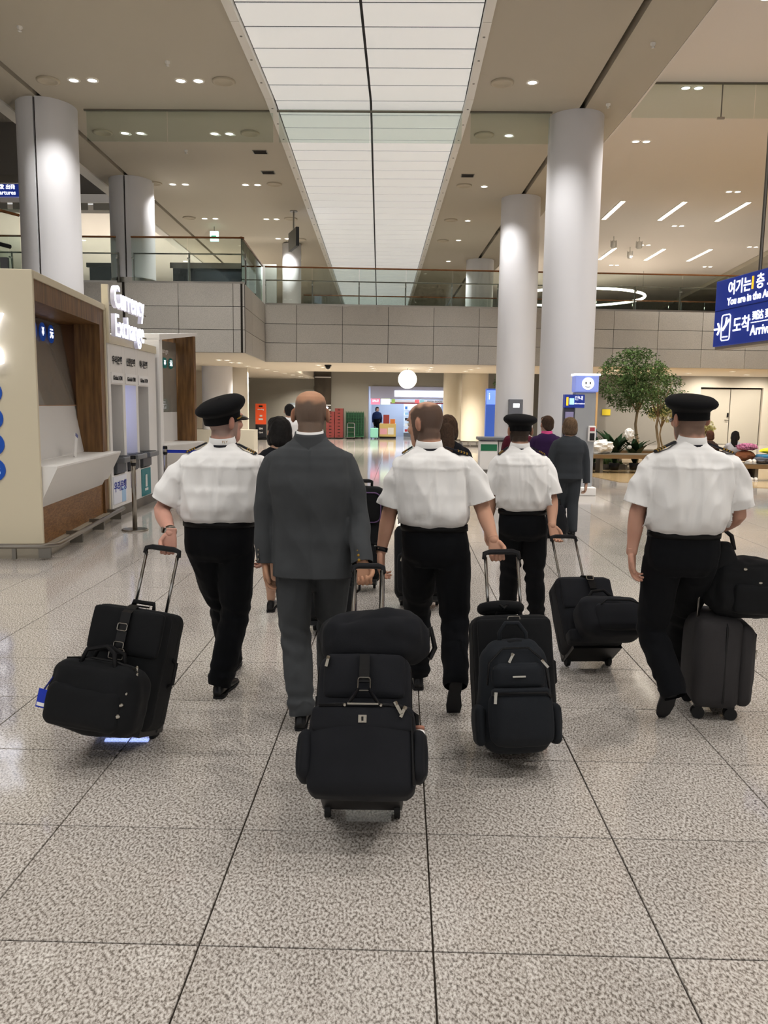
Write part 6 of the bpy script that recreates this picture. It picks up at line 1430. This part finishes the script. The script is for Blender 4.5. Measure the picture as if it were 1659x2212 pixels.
# watch on the first pilot too
# ---- the farther capped pilot
R = (.91, 6.10, 0)
D = loc_joints(R, dict(nk=(.885, 6.10, 1.400), shL=(.735, 6.10, 1.300), shR=(1.065, 6.10, 1.302), elL=(.690, 6.10, .985), wrL=(.655, 6.12, .76), elR=(1.135, 6.05, .985), wrR=(1.112, 5.90, .815), pel=(.925, 6.10, .805),
    hipL=(.840, 6.11, .745), hipR=(1.022, 6.11, .745), knL=(.860, 6.22, .42), anL=(.868, 6.36, .10), knR=(1.032, 6.12, .42), anR=(1.072, 6.16, .10)))
D['waist'] = .918
DP = person('farther capped pilot with dark hair pulling the trolley with the shoulder bag', R, D, belly=1.0, chest=1.02, wid=1.0, pelvis_w=1.06, cap=-2, hair=(.02, .016, .013), hairfn=full_short(.03, .95), skin=(.46, .26, .18), head_yaw=8, hs=1.02,
       hands={'L': dict(d=(0, 0, -1), n=(1, -.2, 0), pose='relax'), 'R': dict(d=(.25, -.35, -1), n=(.3, -1, .2), pose='relax', s=.95)}, seed=4, leg_r=.98, voxel=.009)
# ---- the capped pilot at the frame edge
R = (1.49, 4.30, 0)
E_ = loc_joints(R, dict(nk=(1.522, 4.30, 1.522), shL=(1.338, 4.30, 1.425), shR=(1.728, 4.30, 1.428), elL=(1.260, 4.30, 1.135), wrL=(1.238, 4.29, .915), elR=(1.795, 4.31, 1.125), wrR=(1.735, 4.50, 1.000), pel=(1.505, 4.30, .925),
    hipL=(1.412, 4.31, .855), hipR=(1.605, 4.31, .855), knL=(1.395, 4.37, .47), anL=(1.462, 4.185, .205), knR=(1.645, 4.67, .46), anR=(1.72, 4.86, .11)))
E_['waist'] = 1.045
EP = person('capped pilot at the frame edge with one arm bent beside the upright suitcase', R, E_, belly=1.02, chest=1.08, wid=1.06, pelvis_w=1.10, cap=2, hair=(.11, .085, .065), hairfn=full_short(.03, .75), skin=(.53, .29, .21), head_yaw=12, head_roll=-3,
       hands={'L': dict(d=(.05, .0, -1), n=(.8, -.45, 0), pose='relax', curl=(20, 28, 18)), 'R': dict(d=(-.5, .7, -.25), n=(-.7, -.5, .0), pose='grip')}, feet={'L': dict(toe=(-.15, 1, 0), heel=(1.475-1.49, 4.150-4.30, .235), pitch=1.05), 'R': dict(toe=(.05, 1, 0))}, seed=5, leg_r=1.05, sleeve_r=1.12)
WA = bpy.data.objects['person']; wr = Vector(A['wrL']); wd = (wr-Vector(A['elL'])).normalized()
MB().tube([wr-wd*.034, wr-wd*.008], .034, 16).build('watch_band', M_STEEL, WA, True); MB().lathe([(.017, 0), (.017, .008)], 16, Matrix.Translation(wr-wd*.02+Vector((-.034, -.01, .01))) @ Matrix.Rotation(-PI/2, 4, 'Y')).build('watch_case', M_STEEL, WA, True)
text('FLY', .020, M_GOLD, WA, face_frame(Vector(A['nk'])+Vector((.03, -.083, -.006)), (1, .35, 0), (0, -.2, 1)), .0006, name='lanyard_print')

# ------------------------------------------------------------------ people farther ahead
def bg_joints(h, sw=.16, stance=.08, armout=.05):
    k = h/1.7
    return dict(nk=(0, 0, 1.43*k), shL=(-sw, 0, 1.345*k), shR=(sw, 0, 1.345*k), elL=(-sw-armout, 0, 1.06*k), elR=(sw+armout, 0, 1.06*k), wrL=(-sw-armout*.9, .04, .83*k), wrR=(sw+armout*.9, .04, .83*k), pel=(0, 0, .90*k),
        hipL=(-.08, 0, .84*k), hipR=(.08, 0, .84*k), knL=(-stance, .06, .46*k), knR=(stance, -.02, .46*k), anL=(-stance, .1, .10), anR=(stance, -.08, .10), waist=1.02*k)
def hair_mesh(m, blobs, vox=.008, amp=.006, sd=1):
    def f(t, HM, hs):
        mb = MB()
        for b in blobs:
            if b[0] == 'ball':
                q = MB().ball(b[1], b[2], 18, 12); mb.add([HM @ (Vector(v)*hs) for v in q.v], q.f)
            else:
                q = MB(); limb(q, b[1], b[2], 14); mb.add([HM @ (Vector(v)*hs) for v in q.v], q.f)
        me = remesh(mb, vox, 3); push(me, lambda co, no: amp*noise.noise(Vector((co[0]*40, co[1]*40, co[2]*9+sd))))
        finish('hair', me, m, t)
    return f
M_HBLK = hairmat('hair_black', '#0c0b0b', '#1c1a1a'); M_HBRN = hairmat('hair_brown', '#2c2018', '#463428'); M_HLBR = hairmat('hair_light_brown', '#4a3a2c', '#6b5642'); M_HAUB = hairmat('hair_auburn', '#3a241c', '#54362a')
BOB = [('ball', (0, -.018, .135), (.092, .108, .112)), ('ball', (0, -.055, .075), (.088, .06, .07)), ('ball', (-.07, -.01, .09), (.028, .05, .07)), ('ball', (.07, -.01, .09), (.028, .05, .07)), ('ball', (0, .05, .19), (.07, .05, .05))]
SHORTH = [('ball', (0, -.02, .145), (.086, .098, .1)), ('ball', (0, -.065, .09), (.07, .045, .06)), ('ball', (0, .045, .19), (.068, .05, .045))]
LONG = BOB+[('limb', [(0, -.08, .12), (.0, -.105, 0), (.01, -.11, -.12), (.01, -.10, -.22)], [.07, .075, .065, .035])]
M_PURPLE = cloth('purple_top', '#2e1c3c', 400, .85, .15); M_MAROON = cloth('maroon_top', '#4a1826', 400, .85, .15); M_BLACKDRESS = cloth('black_dress', '#15161a', 400); M_LGREY = cloth('light_grey_top', '#a7a5a8', 400); M_NAVYVEST = cloth('navy_vest', '#1f2f55', 400); M_BRN = cloth('brown_top', '#3a2c26', 400)
HR = dict(L=dict(d=(0, 0, -1), n=(1, 0, 0), pose='relax'), R=dict(d=(0, 0, -1), n=(-1, 0, 0), pose='relax'))
LOD = dict(lod=1, voxel=.013, extras=False, hands=HR)
j = bg_joints(1.60, .155); j['skirt'] = .52
person('woman with black hair in dark uniform ahead of the grey suit man', (-.965, 6.35, 0), j, 'jacket', M_BLACKDRESS, M_BLACKDRESS, legs='bare', sleeve='long', hem=.82, skin=(.50, .31, .22), head_yaw=28, hair_build=hair_mesh(M_HBLK, BOB), seed=6, wid=.86, **LOD)
j = bg_joints(1.62, .155); j['skirt'] = .54
person('woman with long dark brown hair ahead of the bareheaded pilot', (.43, 7.6, 0), j, 'jacket', M_BLACKDRESS, M_BLACKDRESS, legs='bare', sleeve='long', hem=.82, skin=(.50, .31, .22), head_yaw=-10, hair_build=hair_mesh(M_HBRN, LONG), seed=7, wid=.86, **LOD)
j = bg_joints(1.57, .16, .07, .06); j['wrR'] = (.235, -.03, .70)
person('woman with brown bobbed hair in a dark grey trouser suit', (2.20, 10.7, 0), j, 'jacket', M_SUITD, M_SUITD, sleeve='long', hem=.76, skin=(.50, .31, .22), hair_build=hair_mesh(M_HLBR, BOB), seed=8, wid=.90, **LOD)
j = bg_joints(1.58, .165)
person('person in a purple top with pink collar near the wide column', (2.06, 11.6, 0), j, 'shirt', M_PURPLE, M_TROU, sleeve='long', skin=(.42, .26, .19), head_yaw=15, hair_build=hair_mesh(M_HBRN, SHORTH), seed=9, wid=.98, **LOD)
pp = bpy.data.objects['person.008'] if 'person.008' in bpy.data.objects else None
if pp: MB().rings([[Vector(j['nk'])+Vector((r*math.cos(a), r*math.sin(a), z)) for a in [2*PI*i/20 for i in range(20)]] for r, z in ((.085, -.03), (.075, .02))], caps=False).build('pink_collar', mat('pink_collar', '#d8508a', .7), pp, True)
j = bg_joints(1.55, .16)
person('person in a maroon top with black hair tied back beside the purple top', (1.78, 12.4, 0), j, 'shirt', M_MAROON, M_TROU, sleeve='long', skin=(.48, .30, .22), head_yaw=-25, hair_build=hair_mesh(M_HBLK, SHORTH), seed=10, wid=.92, **LOD)
j = bg_joints(1.72, .17)
person('person in a pale shirt far ahead beyond the grey suit man', (-2.02, 14.6, 0), j, 'shirt', M_SHIRT, M_TROU, skin=(.5, .31, .22), hair_build=hair_mesh(M_HBLK, SHORTH), seed=11, **LOD)
j = bg_joints(1.62, .16)
person('shop clerk in a navy vest behind the shop counter', (-1.3, 42.6, 0), j, 'shirt', M_NAVYVEST, M_TROU, sleeve='long', skin=(.5, .31, .22), head_yaw=200, hair_build=hair_mesh(M_HBLK, BOB), seed=12, **LOD)
def seated(label, loc, mt, mh, blobs, lean, seed, yaw=0):
    j = dict(nk=(lean*.42, -.02, .93), shL=(-.15+lean*.36, 0, .85), shR=(.15+lean*.36, 0, .84), elL=(-.2+lean*.5, .14, .62), elR=(.24+lean*.6, .1, .62), wrL=(-.12+lean*.3, .34, .52), wrR=(.42+lean*.6, .12, .62), pel=(0, 0, .50), hipL=(-.09, 0, .50), hipR=(.09, 0, .50),
             knL=(-.11, .42, .47), knR=(.11, .42, .47), anL=(-.11, .45, .10), anR=(.11, .45, .10), waist=.60)
    return person(label, loc, j, 'shirt', mt, M_TROU, sleeve='long', skin=(.5, .31, .22), head_yaw=yaw, hair_build=hair_mesh(mh, blobs), seed=seed, wid=.88, **LOD)
seated('seated person with auburn hair and brown top behind the edge bench', (7.55, 20.1, 0), M_BRN, M_HAUB, BOB, 0, 13)
seated('seated girl in a light grey top leaning sideways over the edge bench', (8.12, 20.1, 0), M_LGREY, M_HBLK, LONG, .12, 14, -30)
t = thing('bench', 'backless grey bench under the two seated travellers', 'bench', (7.85, 20.1, .012), 0, 'grey benches'); bevel(MB().box(-.6, .6, -.25, .25, .28, .37).build('seat', M_BENCH, t), .02)
for x in (-.4, .4): MB().box(x-.04, x+.04, -.2, .2, 0, .28).build('leg', M_BENCH, t)

bpy.data.scenes.remove(TMP)
